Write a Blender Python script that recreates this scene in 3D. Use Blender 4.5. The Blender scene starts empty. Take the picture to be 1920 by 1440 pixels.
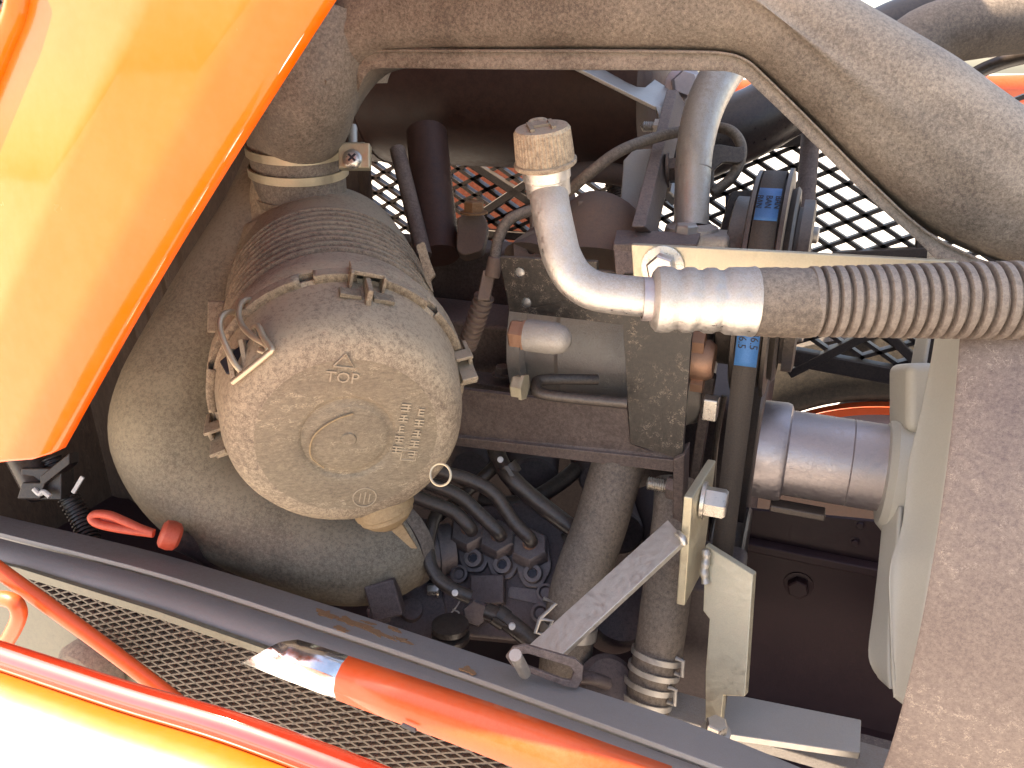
import bpy, bmesh, math, random
from mathutils import Vector, Matrix
from mathutils.geometry import tessellate_polygon
random.seed(7)
V = Vector
R_ = math.radians
sc = bpy.context.scene
col = sc.collection

# ------------------------------------------------------------------ camera
PITCH, YAW, FPX = R_(22.2), R_(21.5), 1442.0
CAM = V((0, 0, 1.45))
cam = bpy.data.cameras.new('camera'); camo = bpy.data.objects.new('camera', cam); col.objects.link(camo)
camo.location = CAM; camo.rotation_euler = (math.pi/2 - PITCH, 0, YAW)
cam.sensor_width = 36; cam.lens = 36*FPX/1920; cam.clip_start = 0.01; cam.clip_end = 3000
sc.camera = camo
# ------------------------------------------------------------------ sky, sun, exposure
SUN_AZ, SUN_EL = R_(-103), R_(52)         # azimuth from +Y towards +X: left of the bay, behind the raised hood
world = bpy.data.worlds.new('World'); sc.world = world; world.use_nodes = True
wn = world.node_tree.nodes; wl = world.node_tree.links
sky = wn.new('ShaderNodeTexSky'); sky.sky_type = 'NISHITA'; sky.sun_disc = False
sky.sun_elevation = SUN_EL; sky.sun_rotation = SUN_AZ; sky.dust_density = 2.0; sky.air_density = 1.0
wl.new(sky.outputs[0], wn['Background'].inputs[0]); wn['Background'].inputs[1].default_value = 0.15
sd = bpy.data.lights.new('sun', 'SUN'); sd.energy = 4.5; sd.angle = R_(0.53); sd.color = (1, .95, .86)
so = bpy.data.objects.new('sun', sd); col.objects.link(so)
sdir = V((math.sin(SUN_AZ)*math.cos(SUN_EL), math.cos(SUN_AZ)*math.cos(SUN_EL), math.sin(SUN_EL)))
so.rotation_euler = (-sdir).to_track_quat('-Z', 'Y').to_euler(); so.location = sdir*20
vs = sc.view_settings; vs.view_transform = 'Standard'; vs.look = 'None'; vs.exposure = 1.9; vs.gamma = 1.0
vs.use_white_balance = True; vs.white_balance_temperature = 7900; vs.white_balance_tint = 14
sc.cycles.max_bounces = 7; sc.cycles.diffuse_bounces = 3; sc.cycles.glossy_bounces = 3

# ------------------------------------------------------------------ pixel -> place helpers
CR = V((math.cos(YAW), math.sin(YAW), 0)); CH = V((-math.sin(YAW), math.cos(YAW), 0)); UZ = V((0, 0, 1))
CF = CH*math.cos(PITCH) - UZ*math.sin(PITCH); CU = CH*math.sin(PITCH) + UZ*math.cos(PITCH)
X, Y, Z = V((1, 0, 0)), V((0, 1, 0)), V((0, 0, 1))
def ray(a, b): return CR*((a-960)/FPX) + CU*((720-b)/FPX) + CF
def W(a, b, d): return CAM + ray(a, b)*d                      # at a distance d along the lens axis
def WY(a, b, y): r = ray(a, b); return CAM + r*(y/r.y)        # on the lengthwise plane Y = y
def WZ(a, b, z): r = ray(a, b); return CAM + r*((z-CAM.z)/r.z)
def cw(x, y, z): return (CR*x + CU*y + CF*z).normalized()
def onp(a, b, p0, n): r = ray(a, b); return CAM + r*((p0-CAM).dot(n)/r.dot(n))
def px(n, d): return n*d/FPX

# ------------------------------------------------------------------ mesh builder
class MB:
    def __init__(s): s.v = []; s.f = []
    def add(s, vs, fs):
        o = len(s.v); s.v += [V(q) for q in vs]; s.f += [tuple(i+o for i in f) for f in fs]; return s
    def box(s, c, a, b, d):
        c, a, b, d = V(c), V(a), V(b), V(d)
        vs = [c+a*i+b*j+d*k for i in (-1, 1) for j in (-1, 1) for k in (-1, 1)]
        return s.add(vs, [(0,1,3,2),(4,6,7,5),(0,4,5,1),(2,3,7,6),(0,2,6,4),(1,5,7,3)])
    def plate(s, pts, t, holes=()):
        """prism: front polygon pts (with round holes as point loops), back moved by the vector t"""
        loops = [list(pts)] + [list(h) for h in holes]
        flat = [q for l in loops for q in l]; n = len(flat)
        tris = tessellate_polygon(loops) if holes else [tuple(range(n))]
        fs = [tuple(q) for q in tris] + [tuple(i+n for i in reversed(q)) for q in tris]
        o = 0
        for l in loops:
            m = len(l)
            for i in range(m):
                j = (i+1) % m; fs.append((o+i, o+j, o+j+n, o+i+n))
            o += m
        return s.add(flat + [q+t for q in flat], fs)
    def tube(s, pts, r, n=18, sub=6, cap=True, flat=None):
        pts = [V(q) for q in pts]; rs = list(r) if isinstance(r, (list, tuple)) else [r]*len(pts)
        P, Rr = [], []
        if len(pts) > 2 and sub > 1:
            for i in range(len(pts)-1):
                p0 = pts[max(i-1, 0)]; p1 = pts[i]; p2 = pts[i+1]; p3 = pts[min(i+2, len(pts)-1)]
                for k in range(sub):
                    t = k/sub
                    P.append(0.5*((2*p1)+(p2-p0)*t+(2*p0-5*p1+4*p2-p3)*t*t+(3*p1-p0-3*p2+p3)*t**3))
                    Rr.append(rs[i]+(rs[i+1]-rs[i])*t)
            P.append(pts[-1]); Rr.append(rs[-1])
        else: P, Rr = pts, rs
        tg = []
        for i in range(len(P)): tg.append((P[min(i+1, len(P)-1)]-P[max(i-1, 0)]).normalized())
        u = tg[0].orthogonal().normalized() if flat is None else (flat-tg[0]*flat.dot(tg[0])).normalized()
        vs, fs = [], []
        for i, (p, t, rr) in enumerate(zip(P, tg, Rr)):
            u = (u - t*u.dot(t)).normalized(); w = t.cross(u)
            for k in range(n):
                a = 2*math.pi*k/n; vs.append(p + u*(rr*math.cos(a)) + w*(rr*math.sin(a)))
        for i in range(len(P)-1):
            for k in range(n):
                j = (k+1) % n; fs.append((i*n+k, i*n+j, (i+1)*n+j, (i+1)*n+k))
        if cap: fs += [tuple(reversed(range(n))), tuple((len(P)-1)*n+k for k in range(n))]
        return s.add(vs, fs)
    def lathe(s, p, axis, prof, n=40, a0=0, a1=2*math.pi, ref=None):
        axis = V(axis).normalized(); p = V(p)
        u = axis.orthogonal().normalized() if ref is None else (ref-axis*ref.dot(axis)).normalized()
        w = axis.cross(u); full = abs(a1-a0-2*math.pi) < 1e-6; m = n if full else n+1
        vs, fs = [], []
        for t, r in prof:
            for k in range(m):
                a = a0+(a1-a0)*k/n; vs.append(p+axis*t+u*(max(r, 1e-5)*math.cos(a))+w*(max(r, 1e-5)*math.sin(a)))
        for i in range(len(prof)-1):
            for k in range(n):
                j = (k+1) % m; fs.append((i*m+k, i*m+j, (i+1)*m+j, (i+1)*m+k))
        return s.add(vs, fs)
    def hexa(s, p, axis, r, h, wash=1.35):
        """washer face and chamfered hexagon head, standing from p along axis"""
        axis = V(axis).normalized()
        if wash: s.lathe(p, axis, [(0, 0), (0, r*wash), (h*.18, r*wash), (h*.2, r*wash*.96), (h*.2, 0)], 24); p = V(p)+axis*h*.2
        s.lathe(p, axis, [(0, 0), (0, r), (h*.86, r), (h, r*.86), (h, 0)], 6)
        return s
    def pillow(s, pts, nrm, r, depth, seg=7, back=True):
        """closed outline pts (in a plane, nrm towards the viewer) rounded over with radius r; body goes back by depth"""
        n = len(pts); nrm = nrm.normalized()
        area = V((0, 0, 0))
        for i in range(n): area += pts[i].cross(pts[(i+1) % n])
        sg = 1 if area.dot(nrm) > 0 else -1
        nn = []
        for i in range(n):
            t = (pts[(i+1) % n]-pts[i-1]).normalized(); nn.append(nrm.cross(t)*sg)
        vs, fs = [q - nrm*depth for q in pts], []
        for k in range(seg+1):
            a = math.pi/2*k/seg; ins = r*(1-math.cos(a)); up = r*math.sin(a)-r
            vs += [q + m*ins + nrm*up for q, m in zip(pts, nn)]
        for k in range(seg+1):
            for i in range(n):
                j = (i+1) % n; fs.append((k*n+i, k*n+j, (k+1)*n+j, (k+1)*n+i))
        fs.append(tuple((seg+1)*n+i for i in range(n)))
        return s.add(vs, fs)
    def sheet(s, rows):
        n = len(rows[0]); vs = [q for r in rows for q in r]
        return s.add(vs, [(i*n+k, i*n+k+1, (i+1)*n+k+1, (i+1)*n+k) for i in range(len(rows)-1) for k in range(n-1)])

def smooth(pts, sub=6, closed=False):
    out = []; n = len(pts); m = n if closed else n-1
    for i in range(m):
        g = (lambda q: pts[q % n]) if closed else (lambda q: pts[max(0, min(n-1, q))])
        p0, p1, p2, p3 = g(i-1), g(i), g(i+1), g(i+2)
        for k in range(sub):
            t = k/sub; out.append(0.5*((2*p1)+(p2-p0)*t+(2*p0-5*p1+4*p2-p3)*t*t+(3*p1-p0-3*p2+p3)*t**3))
    if not closed: out.append(pts[-1])
    return out
def rounded(pts, r, seg=5):
    """polygon with its corners rounded"""
    out = []; n = len(pts)
    for i in range(n):
        a, b, c = pts[i-1], pts[i], pts[(i+1) % n]; la, lc = (a-b).length, (c-b).length
        rr = min(r, la*.45, lc*.45); p = b+(a-b)*(rr/la); q = b+(c-b)*(rr/lc)
        for k in range(seg+1):
            t = k/seg; out.append(p*(1-t)**2+b*(2*t*(1-t))+q*t*t)
    return out
def circ(c, u, w, r, n=16): return [c+u*(r*math.cos(2*math.pi*k/n))+w*(r*math.sin(2*math.pi*k/n)) for k in range(n)]

# ------------------------------------------------------------------ things and parts
def make_obj(name, mb, m, parent=None, base=None, bevel=0, solid=0, sharp=38, seg=2):
    me = bpy.data.meshes.new(name)
    base = V((0, 0, 0)) if base is None else base
    me.from_pydata([tuple(q-base) for q in mb.v], [], mb.f); me.validate(); me.update()
    bm = bmesh.new(); bm.from_mesh(me); bmesh.ops.remove_doubles(bm, verts=bm.verts, dist=2e-6)
    bmesh.ops.recalc_face_normals(bm, faces=bm.faces); bm.to_mesh(me); bm.free()
    for q in me.polygons: q.use_smooth = True
    me.set_sharp_from_angle(angle=R_(sharp))
    me.materials.append(m)
    o = bpy.data.objects.new(name, me); col.objects.link(o)
    if solid:
        k = o.modifiers.new('thick', 'SOLIDIFY'); k.thickness = solid; k.offset = 0
    if bevel:
        k = o.modifiers.new('bevel', 'BEVEL'); k.width = bevel; k.segments = seg; k.limit_method = 'ANGLE'; k.angle_limit = R_(40); k.harden_normals = True
    if parent is not None: o.parent = parent
    return o
def tag(o, label, cat, group=None):
    o['label'] = label; o['category'] = cat
    if group: o['group'] = group
class Thing:
    def __init__(s, name, label, cat, base, group=None):
        s.base = V(base); s.root = bpy.data.objects.new(name, None); s.root.empty_display_size = .02
        col.objects.link(s.root); s.root.location = s.base; tag(s.root, label, cat, group)
    def part(s, name, mb, m, parent=None, label=None, stuff=False, **k):
        o = make_obj(name, mb, m, parent or s.root, s.base, **k)
        if label: o['label'] = label
        if stuff: o['kind'] = 'stuff'
        return o
    def inst(s, name, src, M, parent=None):
        """a further piece that shares its mesh; M is a world matrix"""
        o = src.copy(); o.name = name; col.objects.link(o); o.parent = parent or s.root
        o.matrix_local = Matrix.Translation(-s.base) @ M
        return o
def single(name, label, cat, mb, m, group=None, **k):
    lo = V((sum(q.x for q in mb.v)/len(mb.v), sum(q.y for q in mb.v)/len(mb.v), min(q.z for q in mb.v)))
    o = make_obj(name, mb, m, None, lo, **k); o.location = lo; tag(o, label, cat, group); return o
def struct(name, mb, m, **k):
    o = make_obj(name, mb, m, **k); o['kind'] = 'structure'; return o
def text_mb(body, origin, ex, ey, size, depth):
    """lettering lying in the plane ex, ey, raised by depth"""
    c = bpy.data.curves.new('t', 'FONT'); c.body = body; c.size = size; c.align_x = 'CENTER'; c.align_y = 'CENTER'; c.extrude = depth; c.resolution_u = 2
    o = bpy.data.objects.new('t', c); col.objects.link(o)
    me = bpy.data.meshes.new_from_object(o.evaluated_get(bpy.context.evaluated_depsgraph_get()))
    ez = ex.cross(ey); mb = MB()
    mb.add([origin+ex*q.co.x+ey*q.co.y+ez*q.co.z for q in me.vertices], [tuple(f.vertices) for f in me.polygons])
    bpy.data.objects.remove(o); bpy.data.curves.remove(c); bpy.data.meshes.remove(me)
    return mb

# ------------------------------------------------------------------ materials
DUST = (.34, .26, .185)
DK = .82
def mat(name, base, rough=.5, metal=0.0, dust=.4, dustc=DUST, up=.35, fleck=0.0, bump=.25, scale=130, coat=0.0, var=.25, stretch=(1, 1, 1), spec=.5, tint=None):
    dustc = tuple(q*DK for q in dustc)
    m = bpy.data.materials.new(name); m.use_nodes = True; t = m.node_tree; N, L = t.nodes, t.links
    b = N['Principled BSDF']
    def nd(ty, **k):
        q = N.new(ty)
        for a, v in k.items(): setattr(q, a, v)
        return q
    def mth(op, a, c=None, d=None, clamp=False):
        q = nd('ShaderNodeMath', operation=op, use_clamp=clamp)
        for i, v in enumerate((a, c, d)):
            if v is None: continue
            if isinstance(v, (int, float)): q.inputs[i].default_value = v
            else: L.new(v, q.inputs[i])
        return q.outputs[0]
    tc = nd('ShaderNodeTexCoord'); mp = nd('ShaderNodeMapping'); mp.inputs['Scale'].default_value = stretch
    L.new(tc.outputs['Object'], mp.inputs[0])
    def noise(s, det=5, ro=.6, dis=0):
        q = nd('ShaderNodeTexNoise'); q.inputs['Scale'].default_value = s; q.inputs['Detail'].default_value = det
        q.inputs['Roughness'].default_value = ro; q.inputs['Distortion'].default_value = dis
        L.new(mp.outputs[0], q.inputs[0]); return q.outputs[0]
    def ramp(x, lo, hi):
        q = nd('ShaderNodeMapRange', interpolation_type='SMOOTHSTEP'); L.new(x, q.inputs[0])
        q.inputs[1].default_value = lo; q.inputs[2].default_value = hi; return q.outputs[0]
    mid, fine = noise(scale*2.2, 4, .7), noise(scale*9, 2, .6)
    geo = nd('ShaderNodeNewGeometry'); sx = nd('ShaderNodeSeparateXYZ'); L.new(geo.outputs['Normal'], sx.inputs[0])
    upf = mth('MAXIMUM', sx.outputs[2], 0.0)
    huge = noise(19, 3, .55, .4)
    cov = mth('ADD', mth('MULTIPLY', mid, .45), mth('ADD', mth('MULTIPLY', huge, .25), mth('MULTIPLY', fine, .30)))
    f = mth('MULTIPLY', mth('ADD', mth('MULTIPLY', ramp(cov, .36, .66), .9), .1), dust)
    f = mth('ADD', f, mth('MULTIPLY', mth('MULTIPLY', mth('POWER', upf, .7), mth('ADD', mth('MULTIPLY', ramp(cov, .3, .6), .6), .4)), up))  # settled dust on upward faces, paled further to imitate light from above
    hgt = mth('ADD', mth('MULTIPLY', mid, .5), mth('MULTIPLY', fine, .35))
    if fleck:
        rn = noise(scale*2.4, 2, .5, 1.3); rid = mth('ABSOLUTE', mth('SUBTRACT', rn, .5))
        line = mth('SUBTRACT', 1.0, ramp(rid, .015, .05)); msk = mth('MULTIPLY', ramp(noise(scale*.9, 3), .48, .62), ramp(huge, .36, .6))
        fl = mth('MULTIPLY', mth('MULTIPLY', line, msk), fleck)
        f = mth('ADD', f, fl); hgt = mth('ADD', hgt, mth('MULTIPLY', fl, .8))
    f = mth('MINIMUM', f, .97, clamp=True)
    vr = nd('ShaderNodeMixRGB', blend_type='MULTIPLY'); vr.inputs[0].default_value = var
    vr.inputs[1].default_value = (*base, 1)
    cr = nd('ShaderNodeValToRGB'); cr.color_ramp.elements[0].position = .3; cr.color_ramp.elements[1].position = .7
    cr.color_ramp.elements[0].color = (.25, .2, .18, 1) if tint is None else (*tint, 1); cr.color_ramp.elements[1].color = (1.25, 1.2, 1.15, 1)
    L.new(mid, cr.inputs[0]); L.new(cr.outputs[0], vr.inputs[2])
    mx = nd('ShaderNodeMixRGB'); L.new(f, mx.inputs[0]); L.new(vr.outputs[0], mx.inputs[1]); mx.inputs[2].default_value = (*dustc, 1)
    L.new(mx.outputs[0], b.inputs['Base Color'])
    rr = mth('ADD', mth('MULTIPLY', f, .9-rough), rough); rr = mth('ADD', rr, mth('MULTIPLY', mth('SUBTRACT', mid, .5), .25), clamp=True)
    L.new(rr, b.inputs['Roughness'])
    if metal: L.new(mth('MULTIPLY', mth('SUBTRACT', 1.0, f), metal), b.inputs['Metallic'])
    b.inputs['Specular IOR Level'].default_value = spec
    if coat: b.inputs['Coat Weight'].default_value = coat; b.inputs['Coat Roughness'].default_value = .06
    bp = nd('ShaderNodeBump'); bp.inputs['Strength'].default_value = bump; bp.inputs['Distance'].default_value = .0012
    L.new(hgt, bp.inputs['Height']); L.new(bp.outputs[0], b.inputs['Normal'])
    return m

M = {}
M['paint'] = mat('orange paint', (.82, .125, .005), .20, dust=.035, up=.03, bump=.02, scale=30, coat=.5, var=.04, spec=.2, dustc=(.8, .6, .4))
M['paint_old'] = mat('dusty orange paint', (.75, .085, .008), .4, dust=.1, up=.08, bump=.08, scale=160, coat=.3, var=.1)
M['paint_shaded'] = mat('shade darkened dusty orange paint', (.22, .035, .01), .5, dust=.25, up=.2, bump=.1, scale=120)  # orange base darkened to stand in for shade beyond the mesh
M['panel_paint'] = mat('sunlit panel paint', (.82, .125, .005), .34, dust=.03, up=.02, bump=.01, scale=60, coat=.8, var=.03, spec=.8)
M['panel_paint'].node_tree.nodes['Principled BSDF'].inputs['Coat Roughness'].default_value = .3
M['rim'] = mat('glossy edge paint', (.20, .012, .004), .06, dust=.02, up=.02, bump=.01, scale=60, coat=1.0, var=.03, spec=1.0)
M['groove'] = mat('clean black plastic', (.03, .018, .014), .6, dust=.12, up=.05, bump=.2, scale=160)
M['red_plastic'] = mat('red plastic', (.62, .07, .03), .45, dust=.22, up=.12, bump=.12, scale=200)
M['plastic'] = mat('dusty black plastic', (.035, .022, .018), .5, dust=.35, up=.35, bump=.25, scale=160)
M['cap'] = mat('mud flecked plastic', (.125, .092, .062), .65, dust=.35, up=.25, fleck=.75, bump=.5, scale=190, dustc=(.58, .47, .33), stretch=(.7, 1, 2.0))
M['canister'] = mat('dust coated plastic', (.095, .063, .046), .7, dust=.8, up=.65, fleck=.08, bump=.2, scale=190, dustc=(.55, .44, .31))
M['duct'] = mat('scuffed duct plastic', (.06, .044, .035), .42, dust=.62, up=.7, fleck=.3, bump=.3, scale=260, dustc=(.52, .44, .355))
M['shroud'] = mat('mud streaked shroud plastic', (.10, .064, .058), .40, dust=.34, up=.2, fleck=.55, bump=.3, scale=260, dustc=(.50, .40, .32))
M['rubber'] = mat('dusty rubber', (.045, .032, .026), .6, dust=.45, up=.6, bump=.2, scale=190, dustc=(.40, .32, .25))
M['big_hose'] = mat('dust coated intake hose', (.085, .062, .042), .55, dust=.5, up=.8, bump=.15, scale=190, dustc=(.46, .385, .275))
M['black_rubber'] = mat('black rubber', (.018, .013, .015), .30, dust=.10, up=.25, bump=.1, scale=150)
M['black_steel'] = mat('black painted steel', (.022, .016, .013), .38, dust=.12, up=.4, fleck=.8, bump=.3, scale=190, dustc=(.44, .35, .26))
M['brown_steel'] = mat('dusty dark steel', (.05, .030, .027), .45, dust=.42, up=.6, fleck=.15, bump=.3, scale=190, dustc=(.34, .255, .215))
M['zinc'] = mat('galvanised steel', (.60, .57, .53), .38, 1.0, dust=.35, up=.18, bump=.15, scale=160, dustc=(.46, .40, .34))
M['zinc_yellow'] = mat('passivated steel', (.66, .58, .42), .36, .85, dust=.42, up=.1, bump=.12, scale=120, dustc=(.50, .46, .33))
M['zinc_bright'] = mat('zinc plated bolt', (.70, .66, .60), .26, 1.0, dust=.15, up=.15, bump=.15, scale=260)
M['alu'] = mat('aluminium', (.66, .63, .59), .27, 1.0, dust=.34, up=.75, fleck=.2, bump=.3, scale=170, dustc=(.40, .34, .29))
M['cast'] = mat('cast aluminium', (.52, .48, .44), .45, .8, dust=.6, up=.5, fleck=.15, bump=.9, scale=110, dustc=(.46, .39, .33))
M['mark'] = mat('worn raised plastic', (.30, .235, .165), .7, dust=.3, up=.2, bump=.1, scale=200, dustc=(.55, .44, .31))
M['cast_brown'] = mat('dust stained casting', (.20, .15, .125), .6, .3, dust=.6, up=.45, bump=.5, scale=220, dustc=(.29, .195, .145))
M['tube'] = mat('brushed steel tube', (.56, .50, .50), .34, .95, dust=.3, up=.1, bump=.2, scale=150, dustc=(.42, .35, .31))
M['pulley'] = mat('worn pulley steel', (.10, .085, .08), .36, .7, dust=.25, up=.1, bump=.2, scale=220)
M['belt'] = mat('ribbed belt fabric', (.06, .048, .042), .75, dust=.4, up=.1, bump=.5, scale=420, dustc=(.22, .17, .13))
M['copper'] = mat('copper toned casting', (.55, .30, .20), .4, .8, dust=.3, up=.2, bump=.3, scale=220)
M['fan'] = mat('grey fan plastic', (.60, .56, .47), .38, dust=.25, up=.1, bump=.1, scale=110, dustc=(.44, .40, .32), var=.1)
M['dark_panel'] = mat('recess darkened steel', (.028, .011, .015), .5, dust=.3, up=.2, fleck=.1, bump=.15, scale=140, dustc=(.09, .042, .042))  # base colour lowered so the cavity looks deeper in shade
M['dark_cast'] = mat('dark engine casting', (.035, .022, .024), .40, .2, dust=.3, up=.6, bump=.3, scale=200, dustc=(.22, .17, .16))
M['pump'] = mat('grey pump casting', (.12, .095, .10), .36, .6, dust=.3, up=.55, bump=.35, scale=230, dustc=(.30, .25, .23))
M['muffler'] = mat('brown coated steel', (.045, .018, .013), .5, dust=.3, up=.3, bump=.2, scale=90, dustc=(.15, .08, .06))
M['rust'] = mat('rusty steel', (.34, .17, .07), .7, .2, dust=.3, up=.2, bump=.5, scale=260)
M['firewall'] = mat('brown insulation', (.07, .042, .032), .7, dust=.4, up=.3, fleck=.3, bump=.4, scale=90, stretch=(1, 1, .3), dustc=(.23, .165, .12))
M['rail'] = mat('dusty satin grey steel', (.27, .265, .265), .32, dust=.35, up=.25, bump=.22, scale=170, dustc=(.27, .235, .21))
M['panel'] = mat('glossy dark plastic', (.12, .115, .085), .3, dust=.25, up=.1, bump=.05, scale=120, dustc=(.34, .32, .23))
M['grille'] = mat('dusty grille plastic', (.055, .048, .04), .5, dust=.25, up=.3, bump=.1, scale=200)
M['mesh'] = mat('dark mesh plastic', (.035, .030, .032), .38, dust=.15, up=.25, bump=.05, scale=200)
M['wire'] = mat('yellowed spring wire', (.66, .57, .42), .32, .9, dust=.25, up=.2, bump=.1, scale=300)
M['valve'] = mat('tan rubber', (.25, .16, .08), .6, dust=.5, up=.3, bump=.3, scale=220, dustc=(.46, .35, .21))
M['white'] = mat('white plastic', (.75, .73, .70), .4, dust=.1, up=.1, bump=.05, scale=200)
M['blue'] = mat('blue label', (.045, .22, .55), .6, dust=.12, up=.1, bump=.2, scale=500)
M['ink'] = mat('dark ink', (.02, .02, .03), .6, dust=.0, up=0, bump=0)
M['tyre'] = mat('tyre rubber', (.025, .022, .02), .75, dust=.2, up=.1, bump=.4, scale=80)
M['ground'] = mat('pale concrete', (.62, .58, .52), .85, dust=.4, up=.1, bump=.4, scale=6, dustc=(.66, .60, .52), var=.12)
M['silver'] = mat('silver edge and sky glint', (.80, .80, .82), .16, 1.0, dust=.06, up=.02, bump=.04, scale=120)
M['lavender'] = mat('plastic reservoir', (.36, .33, .46), .4, dust=.2, up=.2, bump=.1, scale=120)

# ================================================================== THE SETTING
g = MB(); g.add([V((-400, -400, 0)), V((400, -400, 0)), V((400, 400, 0)), V((-400, 400, 0))], [(0, 1, 2, 3)])
struct('ground', g, M['ground'])

# ================================================================== SIDE RAIL and GRILLE PANEL
A_ = [(-60, 950), (0, 970), (300, 1042), (640, 1147), (930, 1243), (1280, 1357), (1560, 1470)]
B_ = [(-60, 985), (0, 1003), (300, 1080), (640, 1190), (880, 1272), (1260, 1410), (1500, 1500)]
C_ = [(-60, 1042), (0, 1060), (300, 1145), (640, 1262), (860, 1345), (1180, 1460), (1420, 1545)]
a = smooth([WY(x, y, .300) for x, y in A_]); b = smooth([WY(x, y, .276) for x, y in B_]); c = smooth([WY(x, y, .258) for x, y in C_])
a0 = [q - Z*.022 for q in a]
T = Thing('side_rail', 'dusty grey steel rail along the bottom of the engine bay, paint scraped off its edge', 'rail', WY(760, 1220, .28)-Z*.03)
rail = T.part('flange', MB().sheet([a0, a, b]), M['rail'], solid=.003, bevel=.0006)
T.part('face', MB().sheet([[q-Z*.003-Y*.0004 for q in b], [q-Z*.003 for q in c]]), M['rail'], solid=.002)
# rusty scrapes in the paint: thin flakes lying on the flange
sr = MB()
for (x0, y0, w, h) in ((655, 1172, 70, 7), (705, 1192, 70, 6), (612, 1158, 40, 6), (640, 1186, 30, 4), (752, 1206, 34, 4), (876, 1262, 26, 7), (740, 1186, 22, 4), (690, 1174, 24, 3)):
    ya = 1147+(x0-640)*.331; pa, pb, pc_ = WY(x0, ya, .300), WY(x0+60, ya+20, .300), WY(x0, ya+44, .276)
    nr = (pb-pa).cross(pc_-pa).normalized(); nr = nr if nr.z > 0 else -nr
    pts = []
    for k in range(18):
        an = 2*math.pi*k/18; q = 1+random.uniform(-.55, .45)
        pts.append(onp(x0+w*.5*q*math.cos(an), y0+h*q*math.sin(an)+w*.16*q*math.cos(an), pa, nr)+nr*.0021)
    sr.plate(pts, -nr*.0004)
T.part('rust_scrape', sr, M['rust'], parent=rail, stuff=True)

PG0 = WY(300, 1160, .256); PGN = V((0.0, -1, .10)).normalized()
def on_g(x, y): return onp(x, y, PG0, PGN)
T = Thing('side_grille_panel', 'olive grey lower side panel with slanted mesh below the dusty rail', 'panel', on_g(300, 1300)-Z*.05)
sheet_out = [(-80, 1040), (40, 1066), (52, 1084), (140, 1160), (235, 1235), (320, 1304), (420, 1450), (-80, 1450)]
T.part('sheet', MB().plate([on_g(*q) for q in sheet_out], -PGN*.003), M['panel'], bevel=.0006)
strip = [(40, 1066), (300, 1147), (640, 1266), (860, 1350), (1180, 1470), (1150, 1478), (840, 1362), (480, 1222), (300, 1160), (52, 1084)]
T.part('border', MB().plate([on_g(*q)+PGN*.0004 for q in strip], -PGN*.003), M['panel'])
def lattice(mb, poly, p0, nrm, dirs, wid, dep, gap, e1=X):
    """bars in two directions clipped to a convex outline lying in the plane p0, nrm"""
    e1 = (e1-nrm*e1.dot(nrm)).normalized(); e2 = nrm.cross(e1)
    P = [((q-p0).dot(e1), (q-p0).dot(e2)) for q in poly]
    for (dx, dy), w, dp, gp in zip(dirs, wid, dep, gap):
        l = math.hypot(dx, dy); dx, dy = dx/l, dy/l; nx, ny = -dy, dx
        pr = [x*nx+y*ny for x, y in P]; s = math.floor(min(pr)/gp)*gp
        while s < max(pr):
            ts = []
            for i in range(len(P)):
                (x0, y0), (x1, y1) = P[i], P[(i+1) % len(P)]; q0, q1 = x0*nx+y0*ny-s, x1*nx+y1*ny-s
                if q0*q1 < 0:
                    k = q0/(q0-q1); ts.append((x0+(x1-x0)*k)*dx+(y0+(y1-y0)*k)*dy)
            if len(ts) >= 2:
                t0, t1 = min(ts), max(ts); m = (t0+t1)/2; h = (t1-t0)/2
                cc = p0+e1*(nx*s+dx*m)+e2*(ny*s+dy*m)
                mb.box(cc - nrm*dp/2, (e1*dx+e2*dy)*h, (e1*nx+e2*ny)*(w/2), nrm*(dp/2))
            s += gp
gp = [(52, 1084), (300, 1160), (480, 1222), (840, 1362), (1180, 1490), (760, 1490), (430, 1400), (320, 1304), (140, 1160)]
def gdir(x, y, dx, dy):
    q = (on_g(x+dx, y+dy)-on_g(x, y)); e1 = (X-PGN*X.dot(PGN)).normalized(); e2 = PGN.cross(e1); return (q.dot(e1), q.dot(e2))
mb = MB()
lattice(mb, [on_g(*q) for q in gp], PG0, PGN, [gdir(400, 1230, 10, -1.6), gdir(400, 1230, 10, 6.5)], (.0009, .0011), (.003, .0022), (.0035, .0056))
T.part('mesh', mb, M['grille'], stuff=True)
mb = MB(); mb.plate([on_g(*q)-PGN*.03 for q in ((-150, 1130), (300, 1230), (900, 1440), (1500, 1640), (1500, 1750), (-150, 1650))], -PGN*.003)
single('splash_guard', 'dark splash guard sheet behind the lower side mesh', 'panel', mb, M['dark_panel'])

# ================================================================== LOWER ORANGE PANEL, RODS and BAR
rim = [WY(x, y, .165) for x, y in ((-120, 1190), (0, 1229), (233, 1305), (433, 1364), (640, 1440), (820, 1512))]
T = Thing('lower_side_panel', 'open glossy orange side panel with rolled edge, glaring in the sun', 'panel', WZ(120, 1500, 1.10)-Z*.1)
rs = smooth(rim, 5)
T.part('rolled_edge', MB().tube(rim, .0058, 24), M['rim'])
rows = []
for k in range(15):
    t = k/14
    rows.append([q + V((0, -.004-.17*t, -.0035-.010*math.sin(min(1, t*5)*math.pi/2)+.012*t-.05*t*t)) for q in rs])
T.part('panel_sheet', MB().sheet(rows), M['panel_paint'], solid=.0015)
T = Thing('prop_rod', 'long orange round rod leaning across the lower side mesh', 'rod', WY(310, 1310, .23)-Z*.03)
T.part('rod', MB().tube([WY(-60, 1022, .215), WY(0, 1070, .217), (WY(160, 1185, .224)), WY(310, 1298, .23), WY(340, 1322, .232)], .0041, 18), M['paint_old'])
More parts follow.
